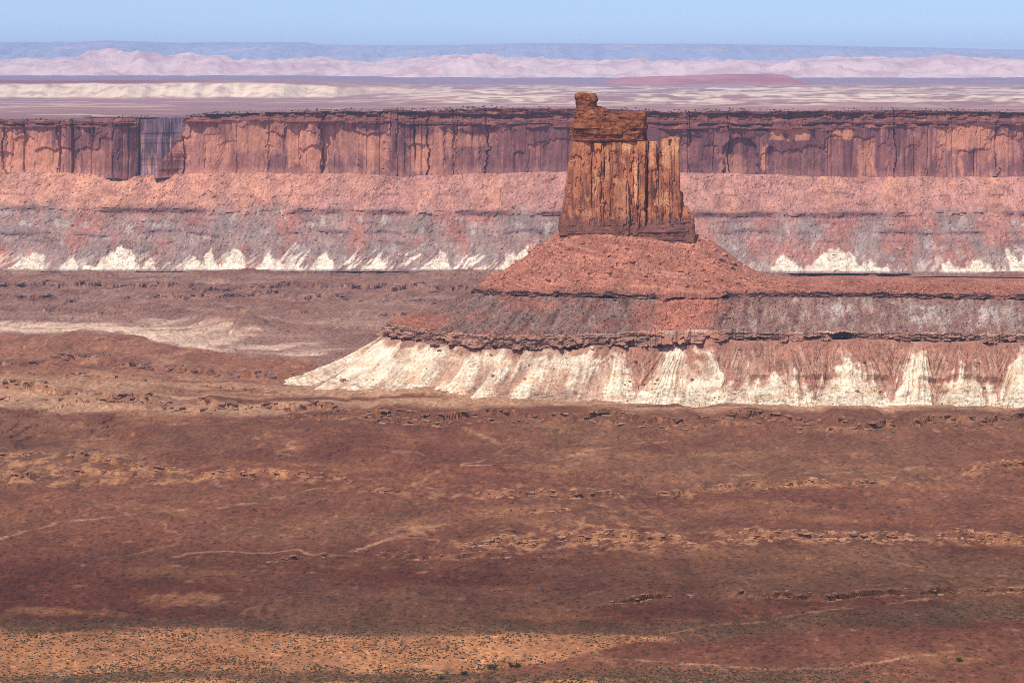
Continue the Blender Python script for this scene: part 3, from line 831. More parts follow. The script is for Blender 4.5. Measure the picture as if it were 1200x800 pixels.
def build_mesa():
    root = empty("mesa", (0, MD, -60), "long red cliff walled mesa running across the view behind the butte", "mesa")
    px = np.concatenate([np.linspace(-500, -60, 50), np.linspace(-55, 155, 160), np.linspace(155.5, 240, 120), np.linspace(240.8, 1260, 760), np.linspace(1266, 1700, 60)])
    nu = len(px)
    X = P(px, 200, MD)[:, 0]
    a = X
    # the side canyon (gap) between the two cliff walls
    gapL, gapR = 164.0, 216.0
    gl = sstep(gapL - 0.6, gapL + 0.6, px)

    def prof(pts):
        return np.interp(px, [q[0] for q in pts], [q[1] for q in pts])
    # plan: buttresses and joints of the wall (depth in metres, + is towards the camera)
    def cells(w, seed, jit=0.9):
        k = np.floor(a / w + jit * fbm(a / (w * 2.5), a * 0 + seed, 2, seed)).astype(int)
        return hash1(k, seed)
    rim = prof([(-500, 140), (0, 141), (90, 140), (158, 138), (218, 136), (260, 134), (330, 132), (430, 130), (560, 128), (660, 128), (800, 131), (1000, 130), (1200, 132), (1700, 132)]) + 0.8 * fbm(a / 30, a * 0, 4, 400) + 1.8 * (cells(60, 401) - .5) + 1.5 * fbm(a / 160, a * 0 + 3, 2, 403)
    ctop = rim + prof([(-500, 8), (0, 8), (160, 9), (217, 8), (400, 14), (600, 22), (700, 20), (900, 22), (1050, 20), (1200, 14), (1700, 14)]) + 2.5 * fbm(a / 60, a * 0 + 4, 3, 402)
    cbot = prof([(-500, 204), (0, 204), (60, 203), (160, 208), (220, 205), (320, 204), (420, 205), (470, 209), (560, 205), (680, 203), (780, 204), (900, 206), (960, 209), (1200, 209), (1700, 209)]) + 1.5 * fbm(a / 50, a * 0 + 9, 3, 404)
    led = prof([(-500, 241), (0, 241), (160, 243), (380, 245), (560, 247), (800, 249), (960, 249), (1200, 247), (1700, 247)]) + 1.2 * fbm(a / 90, a * 0 + 2, 3, 406)
    toe = prof([(-500, 317), (0, 317), (600, 318), (900, 320), (1200, 321), (1700, 321)])

    def cells2(w, seed, A, py, jit=0.9, jd=.35):
        k = np.floor((A + .10 * w * fbm(A / 30, py / 22, 3, seed + 2)) / w + jit * fbm(A / (w * 2.5), A * 0 + seed, 2, seed)).astype(int)
        joint = np.zeros(A.shape); joint[:, 1:] = (k[:, 1:] != k[:, :-1])
        return hash1(k, seed) - joint * jd
    wall = 24 * fbm(a / 260, a * 0 + 1, 3, 410) + 8 * fbm(a / 60, a * 0 + 3, 3, 411)
    calm = sstep(215, 240, px) * sstep(330, 300, px) + sstep(800, 830, px) * 0.5 + sstep(560, 600, px) * sstep(700, 660, px) * 0.6
    wall = wall * (1 - 0.65 * np.clip(calm, 0, 1))
    wall += 30 * np.exp(-((px - 140) / 26) ** 2) + 16 * np.exp(-((px - 265) / 40) ** 2) - 14 * np.exp(-((px - 760) / 60) ** 2)
    inside = gl * sstep(gapR + 1.5, gapR - 2.5, px)
    base_off = 30 * fbm(a / 300, a * 0 + 1, 3, 410)

    # ---- wall with its cap ledges
    rows = 92
    f = np.linspace(0, 1, rows)[:, None] * np.ones((1, nu))
    py = rim[None] + (cbot + 1.5 - rim)[None] * f
    A = a[None] * np.ones_like(f)
    PX = px[None] * np.ones_like(f)
    # sloping rib on the right of the gap: the wall's left edge runs down to the left
    edge = gapR - 34 * sstep(0.12, 1.0, f) + 2.5 * fbm(py / 9, py * 0, 3, 420)
    hole = sstep(gapL - .5, gapL + .8, PX) * sstep(edge + 1.2, edge - 1.2, PX)
    incap = sstep(0.5, -0.5, (py - ctop[None]) / 1.2)
    fine = (1.0 + 5 * sstep(-.1, .4, fbm(a / 200, a * 0 + 6, 2, 409)) + 4 * (np.abs(px - 110) < 52))[None]
    calm2 = (1 - 0.65 * np.clip(calm, 0, 1))[None]
    off = wall[None] + calm2 * (13 * (cells2(95, 412, A, py) - .5) + 8 * (cells2(40, 413, A, py) - .5) * sstep(-.4, .3, fbm(A / 80, py / 40, 2, 416)) + fine * (cells2(15, 414, A, py) - .5))
    # bare panels where slabs have fallen: flat faces with a roof of rock at the top
    pans = []
    for w_, sd in ((44, 432), (21, 436)):
        kk = np.floor((A + 2.2 * fbm(A / 12, py / 10, 3, sd)) / w_ + .9 * fbm(A / (2.5 * w_), A * 0 + 2, 2, sd + 1))
        loc_ = np.abs((A / w_ - np.floor(A / w_)) - .5)
        ptop = ctop[None] + 1 + 30 * hash1(kk, sd + 2) ** 1.5 + 16 * loc_ ** 2 + 1.5 * fbm(A / 7, A * 0, 2, sd + 3)
        pans.append((hash1(kk, sd + 4) > .45) * sstep(-.6, .6, py - ptop) * (1 - .8 * sstep(10, 25, py - ptop - 30 * hash1(kk, sd))))
    off = off - (4.5 * pans[0] + 2.5 * pans[1]) * calm2
    lay = np.floor(py / 3.1 + 0.6 * fbm(A / 120, py / 30, 2, 422)).astype(int)
    capoff = 9 * (hash1(lay, 424) - 0.5) + 8 * (hash2(np.floor(A / 22), lay, 425) - 0.5) + 5 * fbm(A / 18, py / 4, 3, 426)
    capset = -16 * sstep(0, 1, (ctop[None] - py) / 16.0)
    off = off + incap * (capoff + capset) + (1 - incap) * (1.2 * fbm(A / 20, py / 40, 3, 428) + 0.7 * fbm(A / 6, py / 9, 2, 430))
    off = off + 7 * np.exp(-((py - ctop[None] + 1) / 1.6) ** 2) * sstep(-0.2, .3, fbm(A / 60, f * 0, 2, 431))   # brow over the wall
    off = off + 6 * sstep(0.8, 1.0, f) ** 2
    # spalled alcoves with arched tops
    def arch(cx, w, ytop, depth):
        top = ytop + 0.55 * np.minimum(((PX - cx) / w) ** 2, 1.6) * 40 * w / 40
        return depth * sstep(w + 0.8, w - 0.8, np.abs(PX - cx)) * sstep(top - 0.6, top + 0.8, py)
    off = off - arch(868 + 2.5 * fbm(py / 6, py * 0, 2, 419), 20, 161, 9) - arch(903, 5, 172, 6) - arch(608, 6, 177, 5)
    # rib: slope towards the camera at its foot
    rib = sstep(edge, edge + 30, PX); off = off + 40 * (1 - rib) * sstep(0.2, 1, f) * (PX > gapL) * (PX < 260) - 1900 * hole
    Dm = MD - off
    V = P(PX, py, Dm)
    flat = P(PX, py, np.full_like(Dm, MD))
    hk = (hole > 0.02)
    V[..., 0] = np.where(hk, V[..., 0], flat[..., 0])      # keep the wall square to its plan
    V[..., 2] = np.where(hk, zof(py + 2.0, Dm), flat[..., 2])
    # colour: desert varnish over salmon stone
    st = fbm(A / 11, py / 60, 4, 440); st2 = fbm(A / 36, py / 40, 4, 443); spl = fbm(A / 30, py / 60, 4, 446)
    salmon = lin(182, 122, 106); rust = lin(158, 98, 86); varn = lin(96, 58, 62); plum = lin(116, 72, 76)
    c = mix3(np.broadcast_to(salmon, V.shape), rust, sstep(-0.2, 0.4, st2))
    dark = prof([(-500, .1), (0, .05), (60, .15), (80, .5), (150, .62), (164, .7), (216, .1), (300, .05), (330, .35), (420, .3), (480, .55), (520, .28), (590, .65), (700, .75), (800, .85), (860, .8), (950, .75), (1040, .55), (1100, .3), (1200, .3), (1700, .3)])[None] + .14
    c = mix3(c, plum, np.clip(sstep(-0.25, 0.35, st + 1.5 * (dark - 0.45)), 0, 1) * 0.85)
    c = mix3(c, varn, 0.62 * sstep(0.1, 0.5, fbm(A / 5.5, py / 70, 4, 449) + 0.6 * (dark - 0.5)))
    c = mix3(c, lin(212, 142, 112), (.65 * pans[0] + .45 * pans[1]) * sstep(-.5, .2, spl) * (1.1 - .9 * dark))
    c = mix3(c, lin(138, 92, 88), .7 * sstep(.15, .5, fbm(A / 26, py / 18, 4, 447)) * sstep(.45, .75, f))
    # named bare patches
    for (qx, qy, rx, ry, a_) in ((936, 158, 14, 7, .95), (990, 158, 12, 6, .9), (910, 158, 9, 6, .8), (1130, 160, 30, 14, .8), (860, 195, 16, 14, .55), (896, 186, 4, 16, .8),
                                 (380, 182, 4, 18, .9), (440, 178, 14, 22, .6), (350, 170, 14, 24, .7), (300, 165, 30, 14, .55), (25, 180, 30, 25, .6), (55, 190, 14, 20, .7), (500, 182, 22, 22, .55), (1020, 185, 6, 20, .6), (550, 165, 26, 7, .5), (1010, 190, 4, 18, .6)):
        q = np.maximum(np.abs((PX - qx) / rx), np.abs((py - qy) / ry)) + 0.35 * fbm(A / 12, py / 9, 3, 452)
        c = mix3(c, lin(210, 142, 110), a_ * sstep(1.1, 0.8, q))
    c = mix3(c, lin(206, 132, 98), 0.6 * sstep(0.86, 1.0, f + 0.1 * fbm(A / 40, py / 30, 3, 455)) * (1 - dark))
    capc = mix3(np.broadcast_to(lin(128, 76, 66), V.shape), lin(98, 56, 54), sstep(0.3, 0.7, hash1(lay, 457)))
    capc = mix3(capc, lin(166, 106, 80), 0.7 * sstep(0.15, 0.5, fbm(A / 30, py / 4, 4, 458)))
    c = mix3(c, capc, incap * 0.95)
    c = c * (.84 + .3 * speck(A, py * 1.8, 3.0, 459))[..., None]
    o_c = c * 0.98
    grid_obj("cliff_wall", V, o_c, M_CLIFF, root, flip=True, drop=hole > 0.9)
    rimV = V[0]
    # ---- top of the mesa, back from the rim
    back = np.linspace(0, 1, 26)[:, None] ** 1.6
    T = np.broadcast_to(rimV[None], (26, nu, 3)).copy()
    T[..., 1] = rimV[None, :, 1] + back * (np.maximum(9500, rimV[:, 1] + 40)[None] - rimV[None, :, 1])
    T[..., 2] = rimV[None, :, 2] * (1 - back) + back * (CAMZ - 204) + 2.5 * fbm(T[..., 0] / 60, T[..., 1] / 60, 4, 460) * sstep(0, .1, back) * sstep(1, .9, back)
    c = mix3(np.broadcast_to(lin(150, 96, 74), T.shape), lin(112, 92, 72), sstep(-.2, .3, fbm(T[..., 0] / 40, T[..., 1] / 80, 4, 463)))
    c = mix3(c, lin(156, 118, 116), sstep(.06, .2, back + .03 * fbm(T[..., 0] / 300, T[..., 1] / 300, 3, 464)))
    grid_obj("mesa_top", T, c * .88, M_FARTALUS, root, drop=np.broadcast_to(hole[0] > 0.9, T.shape[:2]) | ((px[None] < 166) & (600 + FPX * T[..., 0] / T[..., 1] > 96) & (T[..., 1] > 5720)))

    # ---- talus below: cbot -> ledge -> toe
    wsm = np.convolve(np.pad(wall, 40, mode='edge'), np.ones(81) / 81, mode='valid')
    D0 = MD - wsm - 10
    rows = 100
    f = np.linspace(0, 1, rows)[:, None] * np.ones((1, nu))
    py = (cbot - 2)[None] + (toe - cbot + 2)[None] * f
    A = a[None] * np.ones_like(f); PX = px[None] * np.ones_like(f)
    fl = ((led - cbot) / (toe - cbot))[None]            # where the dark ledge lies
    run = np.interp(f.ravel(), [0, 1], [0, 1]).reshape(f.shape)
    # horizontal run: slopes at about 35 degrees, ledges steep
    run = 290 * run ** 1.06
    inl = np.exp(-((py - led[None] - 2.5) / 3.2) ** 2)
    thin = 272 + 4 * fbm(A / 120, A * 0, 3, 466)
    inl2 = np.exp(-((py - thin) / 1.8) ** 2) * sstep(-.2, .2, fbm(A / 70, A * 0 + 3, 3, 467))
    cone = fbm(A / 70, f * 1.2, 3, 468)
    offn = 14 * cone * sstep(0, .15, f) * sstep(1, .8, f) + 6 * fbm(A / 22, py / 14, 4, 470) + 2.5 * fbm(A / 5, py / 3, 2, 471) + 1.5 * (speck(A, py * 1.7, 4.0, 469) - .5) + 3 * np.maximum(0, speck(A, py * 1.7, 7.0, 465) - .75) / .25 + 5 * (ridged(A / 30, f * 1.3, 2, 472) - .5) * sstep(.45, .7, f)
    blk = 10 * inl * (hash2(np.floor(A / 16), np.floor(py / 2.2), 474) - 0.2) + 8 * inl2 * hash2(np.floor(A / 12), np.floor(py / 2), 475)
    Yv = D0[None] - run - offn - blk
    Zv = zof(py, MD - run)
    Xv = P(PX, py, np.full_like(py, MD))[..., 0]
    V = np.stack([Xv, Yv, Zv], -1)
    pinkt = lin(176, 124, 108); oran = lin(192, 134, 108); mauve = lin(164, 128, 116); gr = lin(158, 132, 120); whit = lin(236, 214, 186)
    c = mix3(np.broadcast_to(pinkt, V.shape), oran, sstep(0, .6, cone + .5 * sstep(420, 200, PX)))
    c = mix3(c, lin(150, 96, 84), .6 * sstep(0.1, .5, -fbm(A / 40, py / 14, 4, 480)))
    low = sstep(-12, 9, py - led[None] - 3 + 13 * fbm(A / 38, py / 40, 4, 481))
    lowc = mix3(np.broadcast_to(mauve, V.shape), gr, sstep(-.2, .4, fbm(A / 60, py / 20, 4, 482)))
    lowc = mix3(lowc, lin(184, 118, 100), .75 * sstep(.05, .5, fbm(A / 70, py / 60, 3, 484) + .25 * sstep(.2, 0, np.abs(PX - 1000) / 900 - .2)))
    lowc = mix3(lowc, lin(196, 178, 164), .6 * sstep(.25, .6, fbm(A / 26, py / 14, 4, 486)))
    c = mix3(c, lowc * .8, low)
    for yy, sd in ((259, 476), (283, 477), (228, 478)):
        l3 = np.exp(-((py - yy - 2.5 * fbm(A / 110, A * 0, 3, sd)) / 1.3) ** 2) * sstep(.0, .3, fbm(A / 60, A * 0 + 3, 3, sd + 5))
        c = mix3(c, lin(112, 76, 76), .6 * l3)
    ledc = mix3(np.broadcast_to(lin(110, 70, 66), V.shape), lin(84, 54, 56), hash2(np.floor(A / 30), np.floor(py / 2), 488))
    gapl = sstep(-.35, .1, fbm(A / 110, A * 0 + 5, 3, 489))
    c = mix3(c, ledc, .9 * np.clip(inl * 1.3, 0, 1) * gapl)
    c = mix3(c, lin(108, 82, 80), .75 * np.clip(inl2 * 1.2, 0, 1))
    # triangular bare white faces along the foot
    wv = PX + 5 * fbm(A / 30, py / 20, 3, 490)
    w = np.zeros_like(f)
    tri = [(10, 20, 288), (64, 28, 292), (110, 13, 292), (160, 34, 286), (196, 10, 304), (248, 12, 296), (264, 9, 288), (290, 22, 287), (330, 18, 296), (392, 14, 294), (520, 14, 290), (600, 16, 294),
           (905, 20, 291), (962, 36, 287), (1000, 18, 300), (1090, 14, 304), (1120, 20, 306), (1158, 9, 288), (1182, 34, 290), (1230, 24, 295), (-40, 26, 292), (-90, 20, 296), (1300, 30, 292)]
    for cx, ww, yt in tri:
        hh = yt + (np.abs(wv - cx) / ww) ** 0.9 * (317 - yt)
        w = np.maximum(w, sstep(-2.2, 2.2, py - hh + 9.0 * fbm(A / 26, py / 30, 4, 492 + int(cx) % 7) + 3.0 * fbm(A / 9, py / 5, 3, 493)))
    shr = A - 1.15 * (317 - py) * MS * (.4 + .6 * hash1(np.floor(PX / 37), 495)) + 8 * fbm(A / 40, py / 25, 3, 496)
    fans = ridged(shr / 30, py / 60, 2, 497) * .5 + ridged(shr / 13, py / 40, 2, 498) * .5
    fa = np.interp(PX, [-500, 200, 320, 360, 640, 700, 850, 1250], [.45, .35, .6, 1, 1, .5, .3, .3])
    w = np.maximum(w, fa * sstep(-.12, .12, fans - .54 - .55 * (308 - py) / 28 + .25 * fbm(A / 60, py / 60, 2, 499)))
    w = w * sstep(317.5, 314.5, py - (toe[None] - 317))
    c = mix3(c, whit, .92 * w)
    c = mix3(c, lin(170, 136, 122), .45 * w * (speck(A * .35, py * 1.7, 3.5, 485) > .72))
    c = c * (0.8 + .38 * speck(A, py * 1.7, 3.4, 483))[..., None]
    c = mix3(c, lin(100, 74, 74), .8 * np.exp(-((py - toe[None] + 1.5) / 1.2) ** 2))  # thin ledge shadow painted along the toe
    grid_obj("talus_slope", V, c * 1.1, M_FARTALUS, root, flip=True)
    return root, rimV, V


MESA, RIM_V, MTALUS_V = build_mesa()


def build_back_cliff():
    """the shaded wall far up the side canyon"""
    nu, rows = 320, 46
    t = np.linspace(0, 1, nu)
    D = 7750 + 70 * sstep(.8, 1.0, t)
    px = np.linspace(-160, 226, nu)
    wob = 20 * fbm(t * 14, t * 0, 2, 500) + 3 * (hash1(np.floor(t * 45), 501) - .5)
    f = np.linspace(0, 1, rows)[:, None] * np.ones((1, nu))
    top = np.interp(px, [-160, 157, 161, 218, 226], [142.5, 141.5, 138.0, 136.5, 140])
    py = top[None] + (212 - top)[None] * f
    lay = np.floor(py / 6).astype(int)
    Dm = (D + wob)[None] - 70 * sstep(.75, 1, f) + 3 * (hash1(lay, 503) - .5) + 2.5 * fbm(px[None] / 5.0, py / 30, 2, 502)
    V = P(px[None] * np.ones_like(f), py, Dm)
    bk = V[:1].repeat(3, 0); bk[:, :, 1] += np.array([1500., 500., 60.])[:, None]; bk[:, :, 2] -= np.array([18., 8., 1.])[:, None]
    V = np.concatenate([bk, V]); f = np.concatenate([f[:3] * 0, f]); py = np.concatenate([py[:1].repeat(3, 0), py])
    A = px[None] * 3.0 * np.ones_like(f)
    c = mix3(np.broadcast_to(lin(150, 108, 112), V.shape), lin(112, 80, 92), sstep(-.2, .3, fbm(A / 6, py / 30, 4, 505)))  # purple of shade and haze put into the rock colour
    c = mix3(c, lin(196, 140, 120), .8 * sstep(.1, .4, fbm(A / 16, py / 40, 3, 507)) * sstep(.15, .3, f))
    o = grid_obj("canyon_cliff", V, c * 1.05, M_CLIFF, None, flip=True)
    # a block behind the face so that it has its depth
    set_props(o, "purple shaded cliff seen through the gap in the red mesa wall", "cliff")


build_back_cliff()


# ------------------------------------------------------------------ the plain beyond, low mesa, far hills
def build_plain():
    D = np.concatenate([np.linspace(8700, 15000, 84), np.linspace(15050, 17500, 90), np.linspace(17560, 36000, 90)])
    u = np.concatenate([[-1.2, -.7, -.45, -.32], np.linspace(-.24, .24, 420), [.32, .45, .7, 1.2]])
    X = u[None] * D[:, None]; Y = np.broadcast_to(D[:, None], X.shape).copy()
    px = 600 + FPX * u[None] * np.ones_like(X)
    zr = np.interp(Y, [5900, 8000, 11000, 15000, 20000, 29000, 36000], [-185, -190, -214, -232, -230, -218, -262])
    left = sstep(560, 330, px + 60 * fbm(X / 900, Y / 900, 3, 520))
    edge = 16300 + 500 * fbm(X / 1100, X * 0, 4, 521) + 120 * fbm(X / 200, X * 0 + 3, 3, 523) + 600 * sstep(250, 500, px)
    up = sstep(0, 1, (Y - edge) / 420.0)
    zl = np.interp(Y, [5900, 9000, 15900, 16800, 20500, 25000, 36000], [-185, -200, -252, -252, -262, -262, -275]) + up * 106 * sstep(25000, 17000, Y) + 70 * up * sstep(17000, 25000, Y)
    z = zr * (1 - left) + zl * left
    z = z + 10 * fbm(X / 500, Y / 900, 4, 525) * sstep(6000, 9000, Y) + 14 * sstep(0.1, .3, fbm(X / 1600, Y / 700, 4, 527)) * (1 - left)
    z = z + 8 * (ridged(X / 160, Y / 260, 3, 530) - .5) * left * up * sstep(1, .2, up)
    py = 70 - z / Y * FPX
    st = fbm(X / 1600, Y / 420, 5, 533); st2 = fbm(X / 400, Y / 260, 4, 536)
    mauve = lin(166, 120, 112); pinkp = lin(188, 136, 124); cream = lin(244, 214, 180); maroon = lin(140, 74, 74)
    c = mix3(np.broadcast_to(mauve, X.shape + (3,)), pinkp, sstep(-.1, .4, st))
    band = sstep(96, 103, py) * sstep(127, 118, py)
    c = mix3(c, cream, (1 - left) * band * .9 * sstep(.0, .4, st2 * .5 + .5 * fbm(X / 130, Y / 150, 3, 539) + st * .6 + .14))
    c = mix3(c, lin(222, 190, 170), left * .6 * sstep(117, 121, py) * sstep(.15, .5, st) * sstep(.2, 0, up))
    sc = sstep(.04, .15, up) * sstep(.99, .90, up) * left
    cl = mix3(np.broadcast_to(cream, X.shape + (3,)), lin(206, 166, 146), sstep(.0, .5, fbm(X / 140, Y / 90, 4, 538)))
    c = c * (1 - sc[..., None]) + cl * sc[..., None]
    topred = left * sstep(.9, 1., up)
    c = mix3(c, maroon, .8 * topred * sstep(330, 120, px))
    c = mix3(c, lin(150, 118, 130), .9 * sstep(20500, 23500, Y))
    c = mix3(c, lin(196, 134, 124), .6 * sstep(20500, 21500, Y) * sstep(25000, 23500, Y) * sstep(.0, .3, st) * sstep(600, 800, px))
    V = np.stack([X, Y, CAMZ + z], -1)
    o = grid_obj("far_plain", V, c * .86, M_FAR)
    set_props(o, "distant mauve plain streaked with white between the mesa rim and the hills", "plain", kind="structure")


build_plain()


def build_low_mesa():
    nx, ny = 160, 40
    px = np.linspace(690, 960, nx)
    D = np.linspace(22500, 25000, ny)
    PX = px[None] * np.ones((ny, 1)); DD = D[:, None] * np.ones((1, nx))
    X = (PX - 600) / FPX * 23500
    top = np.interp(px, [690, 730, 790, 830, 860, 905, 918, 935, 960], [92.6, 91.4, 90.0, 88.6, 87.4, 87.2, 88.2, 91, 93])
    ztop = CAMZ - (top - 70) / FPX * 23500
    zb = CAMZ - 240
    prof_ = sstep(0, .35, (DD - 22500) / 2500) * sstep(1, .7, (DD - 22500) / 2500)
    prof_ = prof_ * (sstep(690, 735, px) * sstep(960, 915, px))[None]
    Z = zb + (ztop[None] - zb) * prof_ + 8 * fbm(X / 200, DD / 300, 3, 550) * prof_
    V = np.stack([X, DD, Z], -1)
    c = mix3(np.broadcast_to(lin(196, 120, 108), V.shape), lin(176, 96, 88), sstep(-.2, .3, fbm(X / 500, DD / 300, 4, 552)))
    o = grid_obj("low_mesa", V, c * .86, M_FAR)
    set_props(o, "low pink flat topped rise far off on the plain right of the tower", "mesa")


build_low_mesa()


def build_hills():
    nx, ny = 640, 110
    u = np.linspace(-.30, .30, nx)
    D = np.linspace(31500, 46000, ny)
    DD = D[:, None] * np.ones((1, nx)); X = u[None] * DD * (36000 / DD) ** 0.35
    px = 600 + FPX * X / DD
    base = -(93.5 - 70) / FPX * 33000
    # pale slickrock domes in front
    dome = .5 + .6 * fbm(X / 1900, DD / 2600, 3, 560) + .15 * ridged(X / 700, DD / 900, 2, 563)
    dm = np.interp(px, [-200, 0, 60, 130, 200, 225, 300, 380, 440, 480, 560, 640, 700, 780, 840, 900, 940, 1000, 1060, 1110, 1200, 1400], [.55, .6, .8, 1, .75, .85, .6, .75, .5, .8, .9, .75, .6, .7, .6, .55, .75, .8, .55, .75, .7, .6])
    front = sstep(31800, 33900, DD + 500 * fbm(X / 500, DD / 500, 3, 561)) * (40 + 390 * dm * (.35 + .65 * dome)) * (.9 + .2 * ridged(X / 420, DD / 600, 2, 562))
    # long flat-topped plateau behind
    topy = np.interp(px, [-200, 0, 100, 130, 200, 360, 380, 520, 620, 800, 940, 1100, 1200, 1400], [51, 50.5, 49.5, 48.0, 50, 50.5, 53, 53.5, 51.5, 52, 53.5, 56.5, 58.5, 60]) + .4 * fbm(px / 18, px * 0, 3, 566)
    ztop = (70 - topy) / FPX * 42500
    rise = sstep(36200, 42500, DD + 1400 * fbm(X / 1500, DD * 0, 4, 567) + 500 * ridged(X / 500, DD / 900, 3, 569))
    z = base + front * (1 - .55 * rise) 
    z = np.maximum(z, base + (ztop - base) * (rise ** .85)) + 18 * fbm(X / 300, DD / 300, 4, 572) * sstep(31800, 33000, DD) * (1 - sstep(.9, 1, rise))
    z = np.where(DD > 43500, z - (DD - 43500) * .12, z)
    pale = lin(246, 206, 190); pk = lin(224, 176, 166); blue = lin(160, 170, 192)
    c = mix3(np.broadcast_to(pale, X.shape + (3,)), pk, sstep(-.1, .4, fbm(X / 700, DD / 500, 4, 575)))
    c = mix3(c, blue, sstep(.1, .5, rise + .25 * fbm(X / 1000, DD / 900, 4, 578)))  # distance-haze blue painted into the plateau's own colour
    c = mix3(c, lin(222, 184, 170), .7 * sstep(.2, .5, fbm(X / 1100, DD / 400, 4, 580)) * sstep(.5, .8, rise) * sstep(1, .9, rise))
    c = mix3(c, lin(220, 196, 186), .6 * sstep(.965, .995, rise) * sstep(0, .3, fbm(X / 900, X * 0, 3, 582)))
    V = np.stack([X, DD, CAMZ + z], -1)
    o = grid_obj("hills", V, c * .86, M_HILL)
    set_props(o, "pale pink domed hills under a long blue plateau along the horizon", "hills", kind="structure")


build_hills()


# ------------------------------------------------------------------ loose rock, scrub, bushes
def rock_mesh(name, seed, col, flat=.7, sub=2):
    bm = bmesh.new()
    bmesh.ops.create_icosphere(bm, subdivisions=sub, radius=1.0)
    r = np.random.default_rng(seed)
    planes = [(Vector(r.normal(size=3)).normalized(), r.uniform(.55, .85)) for _ in range(9)]
    for v in bm.verts:
        for n, d in planes:
            k = v.co.dot(n)
            if k > d: v.co -= n * (k - d)
        v.co.z *= flat
    bmesh.ops.dissolve_limit(bm, angle_limit=R(9), verts=bm.verts, edges=bm.edges)
    bmesh.ops.triangulate(bm, faces=bm.faces)
    V = np.array([v.co for v in bm.verts]); bm.verts.index_update()
    F = np.array([[v.index for v in f.verts] for f in bm.faces])
    bm.free()
    C = np.broadcast_to(col, V.shape) * (1 + .15 * r.normal(size=(len(V), 1)))
    return V, F, C


RED_ROCKS = [rock_mesh("boulder", s, lin(184, 120, 96) * (.70 + .1 * s)) for s in range(6)]
BOX = (np.array([(-1, -1, -1), (1, -1, -1), (1, 1, -1), (-1, 1, -1), (-1, -1, 1), (1, -1, 1), (1, 1, 1), (-1, 1, 1)], float),
       np.array([(0, 3, 2, 1), (4, 5, 6, 7), (0, 1, 5, 4), (1, 2, 6, 5), (2, 3, 7, 6), (3, 0, 4, 7)]))


def scatter(name, pts, sizes, protos, mat, colmul, kind, label, cat, group=None, parent=None):
    """one mesh of many small stones ('stuff')"""
    Vs, Fs, Cs = [], [], []; off = 0
    for p, s, cm in zip(pts, sizes, colmul):
        V, F, C = protos[rng.integers(len(protos))]
        a = rng.uniform(0, 6.283); ca, sa = math.cos(a), math.sin(a)
        sx, sy, sz = s * rng.uniform(.7, 1.3), s * rng.uniform(.7, 1.3), s * rng.uniform(.6, 1.1)
        W = np.stack([(V[:, 0] * sx) * ca - (V[:, 1] * sy) * sa, (V[:, 0] * sx) * sa + (V[:, 1] * sy) * ca, V[:, 2] * sz], -1) + p
        Vs.append(W); Fs.append(F + off); Cs.append(C * cm); off += len(V)
    me = raw_mesh(name, np.concatenate(Vs), np.concatenate(Fs), np.concatenate(Cs))
    o = link_mesh(name, me, mat, parent)
    return set_props(o, label, cat, group, kind)


def pick(Vgrid, mask_cols, n, rlo, rhi, seed, power=1.0):
    r = np.random.default_rng(seed)
    cols = np.nonzero(mask_cols)[0]
    ci = cols[r.integers(len(cols), size=n)]
    fr = r.random(n) ** power
    ri = np.minimum((rlo + fr * (rhi - rlo)).astype(int), Vgrid.shape[0] - 1)
    return Vgrid[ri, ci], ci


small = [rock_mesh('stone', 20 + s, lin(184, 120, 96) * (.70 + .1 * s), sub=1) for s in range(6)]
vis = BFRONT & (BPX1 > 520) & (BPX1 < 1250)
# the largest blocks on the red talus are boulders of their own
r_ = np.random.default_rng(77)
bmeshes = []; bmeshes_b = []
for V, F, C in RED_ROCKS:
    me = raw_mesh("boulder", V, F, C); me.materials.append(M_ROCK); bmeshes.append(me)
    me = raw_mesh("boulder", V, F, C * np.array([.62, .78, .85])); me.materials.append(M_ROCK); bmeshes_b.append(me)


def boulders(Vgrid, mask, n, lo, hi, smin, smax, label, group, seed, cm=None):
    cm = cm or bmeshes
    pts, ci = pick(Vgrid, mask, n, lo, hi, seed)
    r = np.random.default_rng(seed + 1)
    for p in pts:
        o = bpy.data.objects.new("boulder", cm[r.integers(len(cm))])
        COLL.objects.link(o)
        s = smin + (smax - smin) * r.random() ** 2.2
        o.scale = (s * r.uniform(.8, 1.3), s * r.uniform(.8, 1.3), s * r.uniform(.7, 1.1))
        o.rotation_euler = (r.uniform(-.4, .4), r.uniform(-.4, .4), r.uniform(0, 6.28))
        o.location = Vector(p) + Vector((0, 0, s * .2))
        set_props(o, label, "boulder", group)


boulders(TALUS_V, BFRONT & (BPX1 > 530) & (BPX1 < 760), 80, 8, 88, 1.6, 4.6, "angular red boulder on the red talus left below the tower", "boulders on the left talus", 81)
boulders(TALUS_V, BFRONT & (BPX1 > 760) & (BPX1 < 900), 60, 8, 88, 1.6, 4.4, "angular red boulder on the red talus right below the tower", "boulders on the right talus", 83)
boulders(SHALE_V, BFRONT & (BPX2 > 760) & (BPX2 < 850), 30, 2, 60, 1.4, 3.4, "red boulder in the red debris chute crossing the grey slope", "boulders in the debris chute", 85)
boulders(APRON_V, BFRONT & (BPX2 > 420) & (BPX2 < 1200), 50, 2, 70, 1.2, 3.0, "fallen brown boulder lying on the white apron", "boulders on the white apron", 87, bmeshes_b)
pts, _ = pick(TALUS_V, vis, 3000, 3, 91, 91)
scatter("rubble", pts, .5 + 1.5 * r_.random(len(pts)) ** 2.5, small, M_ROCK, .55 + .85 * r_.random(len(pts)), "stuff", "small red stones strewn over the talus below the tower", "rubble")
pts, ci = pick(SHALE_V, BFRONT & (BPX2 > 450) & (BPX2 < 1250), 2600, 1, 65, 93)
